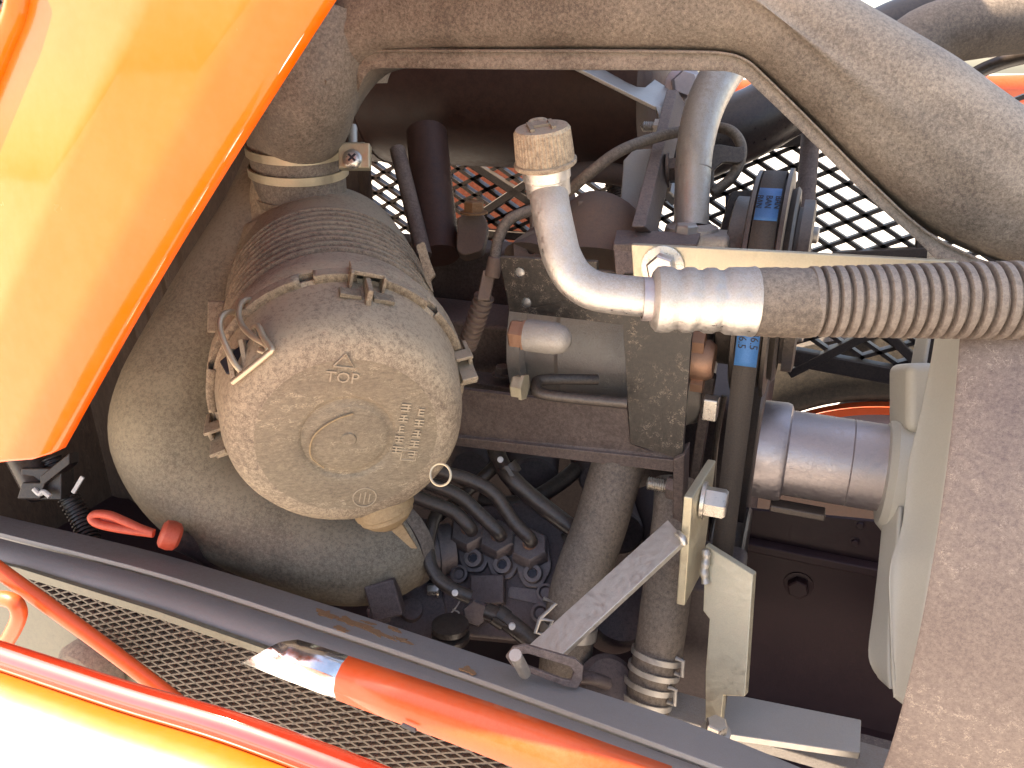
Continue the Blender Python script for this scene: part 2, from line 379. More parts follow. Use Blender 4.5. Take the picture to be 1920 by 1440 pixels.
single('looped_rod_handle', 'bent orange rod loop in front of the olive side panel', 'handle',
       MB().tube([WY(-40, 1128, .205), WY(-5, 1122, .205), WY(25, 1128, .205), WY(36, 1150, .205), WY(26, 1180, .205), WY(5, 1215, .205), WY(-15, 1245, .205)], .0039, 16, 8), M['paint_old'])
mb = MB(); mb.lathe(on_g(190, 1245)+PGN*.012, PGN, [(-.012, .0), (-.01, .021), (.0, .021), (.006, .017), (.008, 0)], 36)
single('rubber_bumper', 'round brown rubber bumper behind the orange rod', 'bumper', mb, M['rubber'])
T = Thing('trim_bar', 'orange trim bar with slanted tip silvered like a sky reflection in front of the rail', 'trim', WY(860, 1420, .232)-Z*.03)
def bar_section(x, y, w, yy):
    c = WY(x, y, yy); up = V((0, .35, 1)).normalized(); out = V((0, -1, .35)).normalized(); h = px(w, (c-CAM).dot(CF))
    return [c+up*h+Y*.004, c+up*h*.92+out*.002, c+up*h*.45+out*.0058, c-up*h*.25+out*.0062, c-up*h*.85+out*.003, c-up*h+Y*.004]
tip = [WY(450, 1242, .236)]*6
secs = [bar_section(x, y, w, .236) for x, y, w in ((522, 1234, 32), (570, 1250, 34), (641, 1276, 36))]
tips = [secs[0][0]*.0+WY(527, 1204, .236), WY(523, 1205, .2355), WY(508, 1212, .233), WY(480, 1228, .231), WY(455, 1241, .233), WY(448, 1244, .236)]
T.part('sky_glint_tip', MB().sheet([tips]+[[p*.5+q*.5 for p, q in zip(secs[1], secs[0])]]+secs[1:]), M['silver'], solid=.001)  # silver colour stands in for sky reflected on the orange tip
secs = [bar_section(x, y, w, .236) for x, y, w in ((641, 1276, 36), (760, 1318, 39), (900, 1368, 42), (1050, 1424, 46), (1250, 1500, 50))]
bar = T.part('bar', MB().sheet(secs), M['paint_old'], solid=.001)
e = WY(768, 1362, .2275)
T.part('slot', MB().plate(rounded([e+V((-.0036, 0, -.0006)), e+V((.0036, 0, -.0016)), e+V((.0036, 0, .0002)), e+V((-.0036, 0, .0012))], .0008), V((0, -.0012, 0))), M['ink'], parent=bar)
edge = [WY(x, y, .243) for x, y in ((560, 1210), (640, 1238), (760, 1276), (900, 1322), (1050, 1372), (1250, 1446))]
T.part('edge_strip', MB().tube(edge, .0012, 10), M['silver'])

# ================================================================== RAISED HOOD
HY = .20
E0, E1 = WY(100, 874, HY), WY(640, 0, HY)
hd = (E1-E0).normalized(); hn = hd.cross(Y).normalized()                 # hn: within the side plane, away from the bay
if hn.x > 0: hn = -hn
T = Thing('raised_hood', 'glossy orange tractor hood tipped up over the engine bay', 'hood', E0-Z*.02)
rows = []; NS = 30
def hood_pt(s, w):
    """s along the lower edge, w across the side (0 = edge); the side bends back at a crease 5 cm up"""
    y = 0
    if w < .006: y = .006*(1-w/.006)**2
    if w > .046: y += (w-.046)*.16
    if w > .10: y += min(.02, (w-.10)**2*1.6)
    return E0+hd*s+hn*(w+.0032+.003*math.sin(min(1, max(0, s)/.29)*math.pi))+Y*y
wl_ = [0, .002, .006, .02, .036, .043, .046, .050, .06, .075, .09, .105, .12, .135, .15, .165, .18, .20, .22, .26, .30]
S0, S1 = .0, .50
q_ = WY(-300, 878, HY)-WY(116, 874, HY); KB = q_.dot(hd)/q_.dot(hn)
def s_lo(w): return w*KB + .007*math.exp(-w/.005)
for i in range(NS+1):
    rows.append([hood_pt(s_lo(w)+(S1-s_lo(w))*(i/NS)**1.6, w) for w in wl_])
T.part('side_sheet', MB().sheet(rows), M['paint'], solid=.0018, sharp=60)
lip = MB()
rows = []
for w in wl_[3:]:
    p = hood_pt(s_lo(w), w); rows.append([p, p-hd*.003+Y*.004, p-hd*.003+Y*.012])
T.part('hem', lip.sheet(rows), M['paint'], solid=.0012)
T.part('worn_edge', MB().tube([hood_pt(.010+.48*i/40, .0008)-Y*.0012 for i in range(41)], [random.choice((.00005, .0001, .0004)) for i in range(41)], 6, 1), M['silver'])
# hood shell out of the picture: roof and far side, they shade the bay
rows = []
for i in range(9):
    s = s_lo(.30)+(S1-s_lo(.30))*i/8; p = hood_pt(s, .30)
    rows.append([p, p+Y*.02+hn*.03, p+Y*.08+hn*.05, p+Y*.25+hn*.06, p+Y*.46+hn*.05, p+Y*.55+hn*.02, p+Y*.57, p+Y*.578-hn*.05, p+Y*.58-hn*.08])
T.part('roof_sheet', MB().sheet(rows), M['paint'], solid=.0018, sharp=60)
rows = []
for i in range(9):
    s = s_lo(.30)+.004+(S1-s_lo(.30)-.008)*i/8; p = hood_pt(s, .30)-hn*.006
    rows.append([p-hn*.10-Y*.008, p+Y*.006, p+Y*.024+hn*.026, p+Y*.08+hn*.044, p+Y*.25+hn*.052, p+Y*.45+hn*.043, p+Y*.54+hn*.012, p+Y*.562, p+Y*.57-hn*.06])
T.part('added_liner', MB().sheet(rows), M['firewall'], solid=.003, sharp=60)  # unseen lining added to cut orange bounce and darken the bay
# raised frame and black grille insert at the picture's corner
gr0 = [WY(x, y, HY+.006) for x, y in ((-60, 250), (-6, 120), (14, 70), (34, 20), (45, -60))]
T.part('grille_frame', MB().tube(gr0, .0045, 14), M['paint'])
gq = WY(-20, 20, HY+.02); mb = MB()
lattice(mb, [WY(x, y, HY+.004) for x, y in ((-160, -120), (44, -120), (34, 20), (14, 70), (-6, 120), (-70, 260), (-160, 260))], WY(-20, 20, HY+.004), V((0, -1, 0)), [(1, .5), (-.35, 1)], (.0022, .0022), (.003, .003), (.0062, .0062))
T.part('grille_mesh', mb, M['mesh'], stuff=True)

# ================================================================== WIRING UNDER THE HOOD CORNER
T = Thing('wiring_harness', 'black corrugated wiring conduit with white clips under the orange hood corner', 'wiring', WY(180, 1020, .36))
def ribbed(mb, pts, r, pitch, amp, n=16):
    P = smooth([V(q) for q in pts], 10); Ls = [0]
    for i in range(1, len(P)): Ls.append(Ls[-1]+(P[i]-P[i-1]).length)
    tot = Ls[-1]; m = int(tot/pitch*6); Q, rr = [], []; j = 0
    for k in range(m+1):
        s = tot*k/m
        while j < len(Ls)-2 and Ls[j+1] < s: j += 1
        Q.append(P[j].lerp(P[j+1], (s-Ls[j])/max(1e-9, Ls[j+1]-Ls[j]))); rr.append(r+amp*(1 if (k % 6) < 3 else -1))
    return mb.tube(Q, rr, n, 1)
T.part('conduit', ribbed(MB(), [W(95, 860, .545), W(130, 935, .545), (W(150, 970, .545)), W(172, 1020, .540), W(190, 1050, .535)], .0066, .0030, .0008), M['black_rubber'])
mb = MB(); mb.tube([W(40, 850, .545), W(62, 890, .540), W(80, 925, .535)], .011, 12, 4).box(W(90, 905, .537), CR*.014, CU*.011, CF*.008).box(W(68, 918, .530), CR*.008, cw(.3, 1, 0)*.006, CF*.006).box(W(112, 880, .530), cw(1, .8, 0)*.013, CU*.004, CF*.006)
T.part('connector', mb, M['black_rubber'], bevel=.001)
T.part('white_clip', MB().tube([W(64, 917, .524), W(74, 926, .523), W(82, 922, .523), W(94, 931, .523)], .0018, 8, 4), M['white'])
e = W(146, 909, .527)
T.part('white_tag', MB().box(e, cw(.52, .86, 0)*.0065, cw(.86, -.52, 0)*.0014, CF*.0008), M['white'], bevel=.0003)
T = Thing('dipstick', 'dusty red dipstick with flat loop handle and round cap', 'dipstick', W(315, 1010, .50)-Z*.02)
lp = [W(x, y, .47) for x, y in ((288, 1001), (255, 996), (220, 990), (185, 982), (172, 972), (180, 964), (205, 966), (235, 978), (262, 990), (288, 999))]
T.part('handle', MB().tube(lp, [.0024, .0026, .0028, .0028, .0026, .0026, .0028, .0028, .0026, .0024], 10, 5).plate([W(x, y, .4705) for x, y in ((182, 974), (200, 970), (230, 982), (255, 992), (220, 986), (190, 980))], CF*.002), M['red_plastic'])
ax_ = cw(.85, -.35, .45)
T.part('cap', MB().lathe(W(300, 999, .47), ax_, [(0, .0), (.0005, .0065), (.002, .0085), (.006, .0092), (.010, .0085), (.012, .006), (.012, 0)], 28), M['red_plastic'])
T.part('guide_tube', MB().tube([W(318, 1008, .477), W(370, 1030, .50), W(430, 1075, .53)], .0065, 16), M['dark_cast'])

# ================================================================== BIG INTAKE HOSE
T = Thing('intake_hose', 'fat dusty grey rubber hose bending under the air filter', 'hose', W(560, 1110, .52)-Z*.01)
T.part('hose', MB().tube([W(560, 300, .60), W(512, 420, .58), W(432, 575, .56), W(356, 735, .54), W(342, 820, .53), W(392, 915, .525), W(500, 985, .52), W(620, 1034, .52), W(700, 1040, .525), W(752, 1015, .535)],
                         [.036, .038, .042, .0455, .045, .040, .0365, .034, .0325, .032], 36, 8), M['big_hose'])
T.part('hose_end', MB().lathe(W(742, 1020, .533), W(775, 1000, .545)-W(742, 1020, .533), [(-.004, .0325), (0, .0335), (.006, .0335), (.0075, .031), (.0075, .02)], 36), M['rubber'])
mb = MB().lathe(W(770, 1040, .55), cw(.95, .1, .3), [(-.01, .019), (.018, .019), (.018, .0205), (.021, .0205), (.021, .018), (.030, .018), (.030, 0)], 32)
single('intake_flange', 'short dark metal pipe stub beside the end of the fat hose', 'pipe', mb, M['pump'])

# ================================================================== AIR FILTER
AX = cw(-.25, .50, .83); FC = W(640, 722, .44)           # axis points away into the bay
T = Thing('air_filter', 'dust caked round air filter canister with ribbed body and mud flecked cover', 'air filter', W(650, 950, .40))
def af(t, ang, r):
    """a place on the canister: t along the axis from the flange, angle clockwise from the top of the picture"""
    up = (CU-AX*CU.dot(AX)).normalized(); rt = AX.cross(up)
    if rt.dot(CR) < 0: rt = -rt
    return FC+AX*t+up*(r*math.cos(ang))+rt*(r*math.sin(ang))
body = [(.000, .0665), (.036, .0668), (.036, .0610)]
t = .0375
can = T.part('canister', MB().lathe(FC, AX, body, 72), M['canister'])
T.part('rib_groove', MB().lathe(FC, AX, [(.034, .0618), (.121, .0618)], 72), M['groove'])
for k in range(9):
    T.part('rib', MB().lathe(FC, AX, [(t, .061), (t+.0003, .0668), (t+.0012, .0684), (t+.0036, .0684), (t+.0046, .0668), (t+.0050, .061)], 72), M['canister'], parent=can); t += .0091
T.part('canister_back', MB().lathe(FC, AX, [(t, .061), (t, .0668), (.150, .066), (.182, .063), (.200, .055), (.212, .040), (.216, .02), (.217, 0)], 72), M['canister'])
T.part('flange_band', MB().lathe(FC, AX, [(-.0015, .0665), (-.002, .0712), (.0, .0722), (.012, .0722), (.0135, .071), (.0135, .066)], 72), M['canister'])
cov = [(-.002, .0665), (-.006, .0690), (-.0075, .0690), (-.009, .0672), (-.020, .0655), (-.036, .0632), (-.044, .061), (-.050, .0572), (-.0535, .052), (-.0548, .046), (-.0552, .036), (-.0552, .0262), (-.0545, .0245), (-.0535, .0235), (-.0535, .0215), (-.0545, .020), (-.0552, .0185), (-.0554, .008), (-.0554, .0042), (-.0563, .0036), (-.0563, 0)]
cover = T.part('cover', MB().lathe(FC, AX, cov[:10], 72), M['canister'])
T.part('cover_face', MB().lathe(FC, AX, cov[9:], 72), M['cap'], parent=cover)
# notched lip: raised segments round the edge of the cover
for a0, a1 in ((-62, -20), (-14, 4), (14, 38), (44, 66), (-100, -78), (-125, -106)):
    T.part('lip_segment', MB().lathe(FC, -AX, [(.0015, .0685), (.0015, .0716), (.0075, .0716), (.0085, .0700), (.0085, .0685)], 14, R_(a0), R_(a1), ref=(CU-AX*CU.dot(AX))) if False else
           MB().sheet([[af(tt, R_(a0+(a1-a0)*k/12), rr) for k in range(13)] for tt, rr in ((-.001, .0675), (-.001, .0716), (-.0085, .0714), (-.009, .0675))]), M['canister'], parent=cover, solid=.0006)
# clip post on top of the cover
P = af(-.004, R_(8), .073); u_ = (af(0, R_(8), .08)-af(0, R_(8), .07)).normalized(); s_ = AX.cross(u_).normalized()
if s_.dot(CR) < 0: s_ = -s_
mb = MB(); mb.box(P-AX*.003+u_*.0012, s_*.0092, AX*.007, u_*.0012).box(P-AX*.008-s_*.0085-u_*.004, s_*.0009, AX*.0045, u_*.006).box(P-AX*.008+s_*.0085-u_*.004, s_*.0009, AX*.0045, u_*.006)
mb.box(P-AX*.013-u_*.005, s_*.0014, AX*.013, u_*.0045)
T.part('clip_post', mb, M['canister'], parent=cover, bevel=.0006)
for sx in (-1, 1): T.part('pad', MB().box(P-AX*.017+s_*sx*.0085-u_*.0075, s_*.0055, AX*.0045, u_*.0012), M['cap'], parent=cover, bevel=.0005)
for ang, sgn in ((74, 1), (-112, -1)):
    P = af(-.006, R_(ang), .0725); u_ = (af(0, R_(ang), .08)-af(0, R_(ang), .07)).normalized(); s_ = AX.cross(u_).normalized()
    mb = MB(); mb.box(P+u_*.0015, s_*.009, AX*.008, u_*.0012).box(P-AX*.010-u_*.002, s_*.0012, AX*.012, u_*.0045).box(P-AX*.007+s_*.008-u_*.002, s_*.001, AX*.005, u_*.005).box(P-AX*.007-s_*.008-u_*.002, s_*.001, AX*.005, u_*.005)
    T.part('lug', mb, M['canister'], parent=cover, bevel=.0006)
# wire bail at the left
wire = [(418, 640), (411, 600), (424, 583), (442, 590)]
wd = lambda q, d: W(q[0], q[1], d)
bail = [W(452, 696, .374), W(437, 676, .374), W(420, 640, .376), W(412, 612, .380), W(417, 592, .384), W(432, 585, .391), W(446, 588, .400)]
T.part('wire_bail', MB().tube(bail, .0016, 10), M['wire'])
T.part('wire_bail', MB().tube([W(474, 564, .402), W(462, 562, .396), W(451, 571, .390), W(448, 592, .384), W(455, 612, .379), W(475, 632, .373), W(499, 647, .369), W(500, 660, .369), W(486, 656, .371)], .0016, 10), M['wire'])
T.part('wire_bail', MB().tube([W(476, 614, .377), W(484, 612, .375), W(494, 632, .370), W(509, 654, .365), W(504, 662, .365), W(470, 690, .366), W(436, 717, .369)], .0016, 10), M['wire'])
T.part('catch_hole', MB().box(W(456, 668, .386), cw(.78, .62, .1)*.010, cw(-.5, .7, .3)*.0045, CF*.006), M['ink'], parent=cover, bevel=.001)
mb = MB()
for x, y in ((438, 682), (462, 664), (486, 646)): mb.box(W(x, y, .381), cw(.25, -.95, -.2)*.0075, cw(.9, .3, 0)*.0012, CF*.005)
T.part('catch_rib', mb, M['canister'], parent=cover, bevel=.0004)
# side tabs on the body
P = W(407, 594, .47); T.part('side_tab', MB().box(P, CR*.0055, cw(-.1, 1, .3)*.0105, CF*.0025), M['canister'], bevel=.0015)
mb = MB(); mb.plate(rounded([W(x, y, .48) for x, y in ((780, 460), (795, 452), (806, 490), (816, 515), (806, 524), (812, 548), (800, 530))], .0015), CF*.006)
T.part('side_tab', mb, M['canister'], bevel=.0008)
P = W(826, 890, .405); T.part('wire_ring', MB().tube(circ(P, cw(1, 0, -.3), cw(0, 1, .2), .0058, 18)+[circ(P, cw(1, 0, -.3), cw(0, 1, .2), .0058, 18)[0]], .0007, 8, 2), M['wire'])
# outlet neck rising to the duct
ND = .545
mb = MB(); mb.tube([W(560, 480, .56), W(552, 430, .565), W(553, 390, .56), W(556, 350, .553), W(558, 310, .545)], [.046, .0385, .0322, .0312, .0312], 40, 6)
T.part('outlet_neck', mb, M['canister'])
# raised marks on the cover
fc = FC-AX*.0552; ez = -AX; ey = (CU-ez*CU.dot(ez)).normalized(); ey = (ey*math.cos(.10)+AX.cross(ey)*math.sin(.10)); ex = ey.cross(ez)
def face(u, v): return fc+ex*u+ey*v
# the printed words face down the cover
T.part('raised_word', text_mb('TOP', face(-.008, .0355), ex, ey, .0085, .0006), M['mark'], parent=cover)
ar = [face(-.013, .0415), face(-.003, .0415), face(-.008, .0488)]
T.part('raised_arrow', MB().tube(ar+[ar[0]], .0006, 6, 1), M['mark'], parent=cover)
for u in (.026, .0345):
    mb = MB()
    for k in range(5):
        v = .028-k*.0065-u*.25; c0 = face(u, v)
        for q in range(3): mb.box(c0+ey*(q*.0018-.0018)+ez*.0002, ex*random.uniform(.0012, .0026), ey*.0004, ez*.0005)
        mb.box(c0+ex*random.uniform(-.002, .002), ex*.0004, ey*.0022, ez*.0006)
    T.part('raised_mark', mb, M['mark'], parent=cover, stuff=True)
c0 = face(.033, -.008)
T.part('raised_box', MB().tube([c0-ex*.004-ey*.003, c0+ex*.004-ey*.003, c0+ex*.004+ey*.003, c0-ex*.004+ey*.003, c0-ex*.004-ey*.003], .0005, 6, 1), M['mark'], parent=cover)
cc = circ(face(.014, -.037), ex, ey, .0062, 24)
T.part('date_stamp', MB().tube(cc+[cc[0]], .0004, 6, 1).box(face(.014, -.037), ex*.0003, ey*.004, ez*.0004).box(face(.0115, -.037), ex*.0003, ey*.003, ez*.0004).box(face(.0165, -.037), ex*.0003, ey*.003, ez*.0004), M['mark'], parent=cover)
single('dry_straw', 'thin curled strand of dry straw lying on the filter cover', 'straw', MB().tube([face(u, v)+ez*.0012 for u, v in ((.000, .016), (-.008, .012), (-.016, .004), (-.0185, -.004), (-.017, -.012), (-.010, -.018))], .0005, 6, 5), M['valve'])
# dust valve
vp = af(-.036, R_(158), .0585); vd = ((af(0, R_(158), .08)-af(0, R_(158), .07)).normalized()*.95-AX*.30).normalized()
vl = T.part('dust_valve', MB().lathe(vp, vd, [(-.004, .0175), (.004, .0180), (.0075, .0175), (.0085, .0160), (.0110, .0158), (.0125, .0142), (.0150, .0120), (.0180, .0075), (.0190, 0)], 40), M['valve'])
T.part('valve_lip', MB().add([vp+vd*.016+CR*q for q in (-.0052, .0062)]+[vp+vd*.016+CF*.005+CR*q for q in (-.004, .006)]+[vp+vd*.034+CR*(.008+q)+CF*w for w in (0, .002) for q in (-.0015, .0022)],
      [(0, 1, 5, 4), (2, 6, 7, 3), (0, 4, 6, 2), (1, 3, 7, 5), (4, 5, 7, 6), (0, 2, 3, 1)]), M['valve'], parent=vl, bevel=.0005)

# ================================================================== AIR DUCT
DY = .43; DN = V((0, -1, 0))
def wd_(x, y, yy=DY): return WY(x, y, yy)
di = [(648, 158), (652, 144), (657, 134), (663, 124), (676, 110), (700, 99), (740, 97), (900, 99), (1100, 99), (1300, 101), (1360, 105), (1392, 116), (1420, 138), (1510, 225), (1630, 345), (1735, 440), (1830, 490), (1900, 512), (1980, 560), (2100, 640)]
do = [(496, 176), (502, 165), (507, 155), (512, 143), (520, 120), (540, 75), (570, 0), (760, -170), (1050, -210), (1330, -200), (1450, -130), (1490, -90), (1530, -60), (1610, -12), (1720, 52), (1820, 112), (1920, 185), (2000, 240), (2080, 290), (2200, 370)]
ci = smooth([wd_(*q) for q in di], 5); co = smooth([wd_(*q) for q in do], 5)
T = Thing('air_duct', 'wide scuffed black plastic air duct arching across the top of the bay', 'duct', wd_(640, 270))
rows = []
for p, q in zip(ci, co):
    L0 = (q-p).length; r = min(.026, L0*.48); row = [p+Y*.05]
    ds = [r*(1-math.cos(math.pi/2*k/8)) for k in range(9)]
    for x in ds: row.append(p.lerp(q, x/L0)+Y*(r-math.sqrt(max(0, r*r-(r-x)**2))))
    for k in range(1, 4): row.append(p.lerp(q, (r+(L0-2*r)*k/4)/L0)-Y*.002*math.sin(math.pi*k/4))
    for x in reversed(ds): row.append(q.lerp(p, x/L0)+Y*(r-math.sqrt(max(0, r*r-(r-x)**2))))
    rows.append(row+[q+Y*.05])
for _ in range(14):
    rows = [rows[0]]+[[q if k in (0, 1, len(r)-1, len(r)-2) else (rows[i][k-0]*.5+rows[i-1][k]*.25+rows[i+1][k]*.25) for k, q in enumerate(r)] for i, r in list(enumerate(rows))[1:-1]]+[rows[-1]]
T.part('duct_body', MB().sheet(rows), M['duct'], sharp=85)
li = [(1960, 580), (1905, 550), (1830, 524), (1760, 486), (1725, 452), (1620, 358), (1500, 240), (1412, 156), (1385, 137), (1352, 130), (1300, 129), (1100, 128), (900, 127), (740, 125), (708, 126), (690, 134), (676, 156)]
lo = [(1960, 530), (1905, 505), (1830, 483), (1772, 454), (1735, 432), (1630, 337), (1512, 218), (1424, 132), (1396, 110), (1362, 98), (1300, 94), (1100, 92), (900, 92), (740, 90), (696, 92), (668, 106), (652, 132)]
ls = smooth([WY(x, y, DY+.012) for x, y in li]+[WY(668, 184, DY+.022), WY(659, 222, DY+.04)], 4); lu = smooth([WY(x, y, DY+.012) for x, y in lo]+[WY(652, 172, DY+.022), WY(650, 222, DY+.04)], 4)
T.part('seam_flange', MB().sheet([[q+Y*.03*min(1, (len(ls)-1-i)/14) for i, q in enumerate(ls)], ls, lu]), M['duct'], solid=.002)
sm = smooth([WY(x, y, DY+.0095) for x, y in ((1830, 484), (1735, 434), (1630, 339), (1512, 220), (1424, 134), (1396, 112), (1362, 101), (1300, 98), (1100, 96), (900, 96), (740, 95), (698, 97))], 4)
T.part('seam_bead', MB().tube(sm, .0007, 8, 1), M['duct'])
# round neck cuff pushed over the filter outlet
TL = cw(.04, .86, -.50); NC = W(558, 296, .54)
nk = [W(600, 20, .475), W(588, 90, .48), W(576, 150, .487), W(566, 205, .505), NC+TL*.018, NC, NC-TL*.030]
T.part('neck', MB().tube(nk, [.034, .034, .0335, .033, .0328, .0324, .0322], 44, 6), M['duct'])
T.part('neck_bead', MB().tube([NC-TL*.025, NC-TL*.030], .0334, 44, 1), M['canister'])
T.part('mould_line', MB().tube([W(612, 150, .4585), W(604, 205, .4765), NC+TL*.018+(CR*.4-CF*.9+CU*-.5).normalized()*.0328, NC-TL*.028+(CR*.4-CF*.9+CU*-.5).normalized()*.0326], .0006, 6), M['duct'])
# clamp
T = Thing('hose_clamp', 'tan steel strap clamp with cross head screw round the duct neck', 'clamp', W(557, 330, .52))
na = (W(559, 262, .545)-W(558, 330, .545)).normalized()
tilt = (na + CR*.10 + CF*(-.10)).normalized(); tilt = TL
for y0 in (284, 322):
    pc = NC+TL*(.006 if y0 == 284 else -.008)
    T.part('strap', MB().lathe(pc, tilt, [(-.0028, .0332), (-.0028, .0346), (.0028, .0346), (.0028, .0332)], 56), M['zinc_yellow'])
T.part('strap_bridge', MB().box(W(482, 290, .525), cw(.35, 0, -1)*.004, tilt*.0095, cw(1, 0, .35)*.0008), M['zinc_yellow'])
bl = W(658, 291, .515)
T.part('screw_block', MB().box(bl+CF*.004+CR*.002, CR*.0105, CU*.0085, CF*.004).box(W(650, 270, .525), CR*.012, cw(0, .3, 1)*.006, cw(0, 1, -.3)*.0012), M['zinc_yellow'], bevel=.001)
ax_ = cw(.1, .05, -1)
sh = T.part('screw_head', MB().lathe(bl+CR*.001-CU*.003, ax_, [(0, 0), (0, .0064), (.0022, .0064), (.004, .0048), (.0046, .003), (.0046, 0)], 28), M['zinc_bright'])
q = bl+CR*.001-CU*.003+ax_*.0046
T.part('cross_slot', MB().box(q, cw(.7, .7, 0)*.0032, cw(-.7, .7, 0)*.0007, ax_*.0004).box(q, cw(-.7, .7, 0)*.0032, cw(.7, .7, 0)*.0007, ax_*.00045), M['ink'], parent=sh)
T.part('clamp_stud', MB().tube([W(661, 278, .53), W(661, 240, .53), W(661, 234, .53)], [.0034, .0034, .0026], 14, 1), M['zinc'])

# ================================================================== BACK OF THE BAY
mb = MB(); mb.lathe(W(960, 150, .71)+X*(-.60), X, [(0, 0), (.002, .07), (.006, .078), (.735, .078), (.740, .070), (.742, 0)], 56)
T = Thing('muffler', 'large dark brown round silencer across the back of the bay', 'muffler', W(900, 290, .71))
T.part('drum', mb, M['muffler'])
T.part('seam', MB().lathe(W(960, 150, .71)+X*(-.13), X, [(0, .078), (0, .0792), (.003, .0792), (.003, .078)], 56), M['muffler'])
T = Thing('support_post', 'brown steel post standing behind the air filter beside a rusty nut', 'post', W(800, 480, .62))
T.part('post', MB().tube([W(800, 250, .66), W(822, 480, .62)], .0175, 24, 1), M['muffler'])
T.part('strut', MB().tube([W(745, 280, .63), W(795, 480, .60)], .0065, 14, 1), M['brown_steel'])
T = Thing('mounting_ear', 'brown cast mounting ear with a rusty nut in front of the back mesh', 'bracket', W(890, 460, .6))
mb = MB(); mb.plate(rounded([W(x, y, .60) for x, y in ((858, 405), (905, 398), (916, 420), (905, 470), (870, 480), (855, 470))], .004), CF*.03)
T.part('ear', mb, M['cast_brown'], bevel=.0015)
T.part('nut', MB().hexa(W(889, 400, .59), Z, .008, .008), M['rust'])
T.part('stud', MB().tube([W(889, 396, .59), W(889, 374, .59)], .0034, 12, 1), M['rust'])
# insulated bulkhead behind the hood edge
rows = []
for k in range(40):
    z = k/39; row = []
    for j in range(60):
        x = -1.32+j*.0155; row.append(V((x, .66+.004*math.sin(x*180+z*3), .9+z*.5)))
    rows.append(row)
fw = MB()
fw.sheet(rows)
w_ = single('bulkhead', 'brown ribbed insulation sheet between the hood edge and the fat hose', 'panel', fw, M['firewall'], solid=.004)
# engine block and a floor pan added to block ground light
BZ = W(1000, 900, .66)
T = Thing('engine_block', 'dark dusty engine block deep in the bay under the steel beam', 'engine', V((-.02, .72, .93)))
mb = MB(); mb.box(V((-.20, .765, 1.06)), X*.18, Y*.14, Z*.13)
blk = T.part('block', mb, M['dark_cast'], bevel=.012, seg=4)
mb = MB()
for x, y, d, r, l in ((1000, 905, .60, .020, .03), (1115, 900, .585, .012, .03), (1150, 950, .58, .010, .05), (1245, 1010, .60, .016, .04), (760, 1090, .56, .022, .03), (1165, 1000, .60, .018, .04), (880, 880, .61, .016, .05)):
    mb.lathe(W(x, y, d), cw(0, .2, 1), [(0, 0), (0, r*.9), (.002, r), (l, r*1.06), (l+.03, r*1.2)], 24)
T.part('boss', mb, M['dark_cast'], stuff=True)
for x0, y0, x1, y1, h in ((905, 655, 1180, 725, 40), (850, 590, 960, 610, 70), (1180, 900, 1270, 960, 60)):
    pass
T.part('rocker_cover', MB().box(W(930, 640, .64), X*.16, Y*.03, Z*.024).box(W(900, 520, .68), X*.20, Y*.02, Z*.03), M['brown_steel'], bevel=.004, seg=3)
mb = MB().hexa(W(943, 702, .585), Z, .006, .006)
T.part('nut', mb, M['brown_steel'])
mb = MB(); mb.box(W(905, 712, .60), X*.04, Y*.012, Z*.002)
T.part('bridge_strap', mb, M['brown_steel'], bevel=.001)
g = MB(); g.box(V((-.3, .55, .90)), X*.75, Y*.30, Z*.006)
single('bay_floor_blocker', 'dark floor pan added under the engine to block ground light', 'panel', g, M['dark_panel'])
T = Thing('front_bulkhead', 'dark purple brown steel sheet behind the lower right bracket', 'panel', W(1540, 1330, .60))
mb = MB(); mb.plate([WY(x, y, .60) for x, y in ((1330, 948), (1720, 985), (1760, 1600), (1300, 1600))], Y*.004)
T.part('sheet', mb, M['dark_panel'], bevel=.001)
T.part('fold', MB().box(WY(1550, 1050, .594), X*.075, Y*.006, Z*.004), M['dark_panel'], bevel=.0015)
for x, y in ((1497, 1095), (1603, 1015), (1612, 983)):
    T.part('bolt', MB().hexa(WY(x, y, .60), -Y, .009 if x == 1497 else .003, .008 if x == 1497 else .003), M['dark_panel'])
single('radiator_lower_tray', 'pale dusty tray edge under the fan at the rail end', 'tray', MB().box(W(1560, 1412, .47), X*.10, Y*.012, Z*.004), M['cast'], bevel=.001)

# ================================================================== FAR MESH, WHEEL, HOSES BEYOND
FY = .88
T = Thing('far_side_mesh', 'black plastic diamond mesh on the far side of the bay', 'grille', WY(1200, 700, FY)-Z*.02)
fp = [WY(x, y, FY) for x, y in ((600, 180), (2000, 180), (2000, 655), (1735, 700), (1480, 640), (1000, 560), (600, 520))]
n_ = V((0, -1, 0)); mb = MB()
def fdir(x, y, dx, dy): q = WY(x+dx, y+dy, FY)-WY(x, y, FY); return (q.x, q.z) if n_.cross(X).z > 0 else (q.x, -q.z)
lattice(mb, fp, WY(1300, 420, FY), n_, [fdir(1500, 420, 10, 6.8), fdir(1500, 420, 10, -3.6)], (.0042, .0042), (.012, .011), (.0152, .0185))
T.part('mesh', mb, M['mesh'], stuff=True)
for (x0, y0), (x1, y1) in (((1480, 440), (1720, 680)), ((1480, 700), (1760, 560)), ((1300, 300), (1560, 250)), ((1560, 480), (1760, 470)), ((860, 290), (1060, 420)), ((860, 430), (1010, 330)), ((840, 430), (1000, 445))):
    p, q = WY(x0, y0, FY-.003), WY(x1, y1, FY-.003); m = (p+q)/2; h = (q-p)/2
    T.part('rib', MB().box(m, h, Y*.006, h.cross(Y).normalized()*.0048), M['mesh'], bevel=.001)
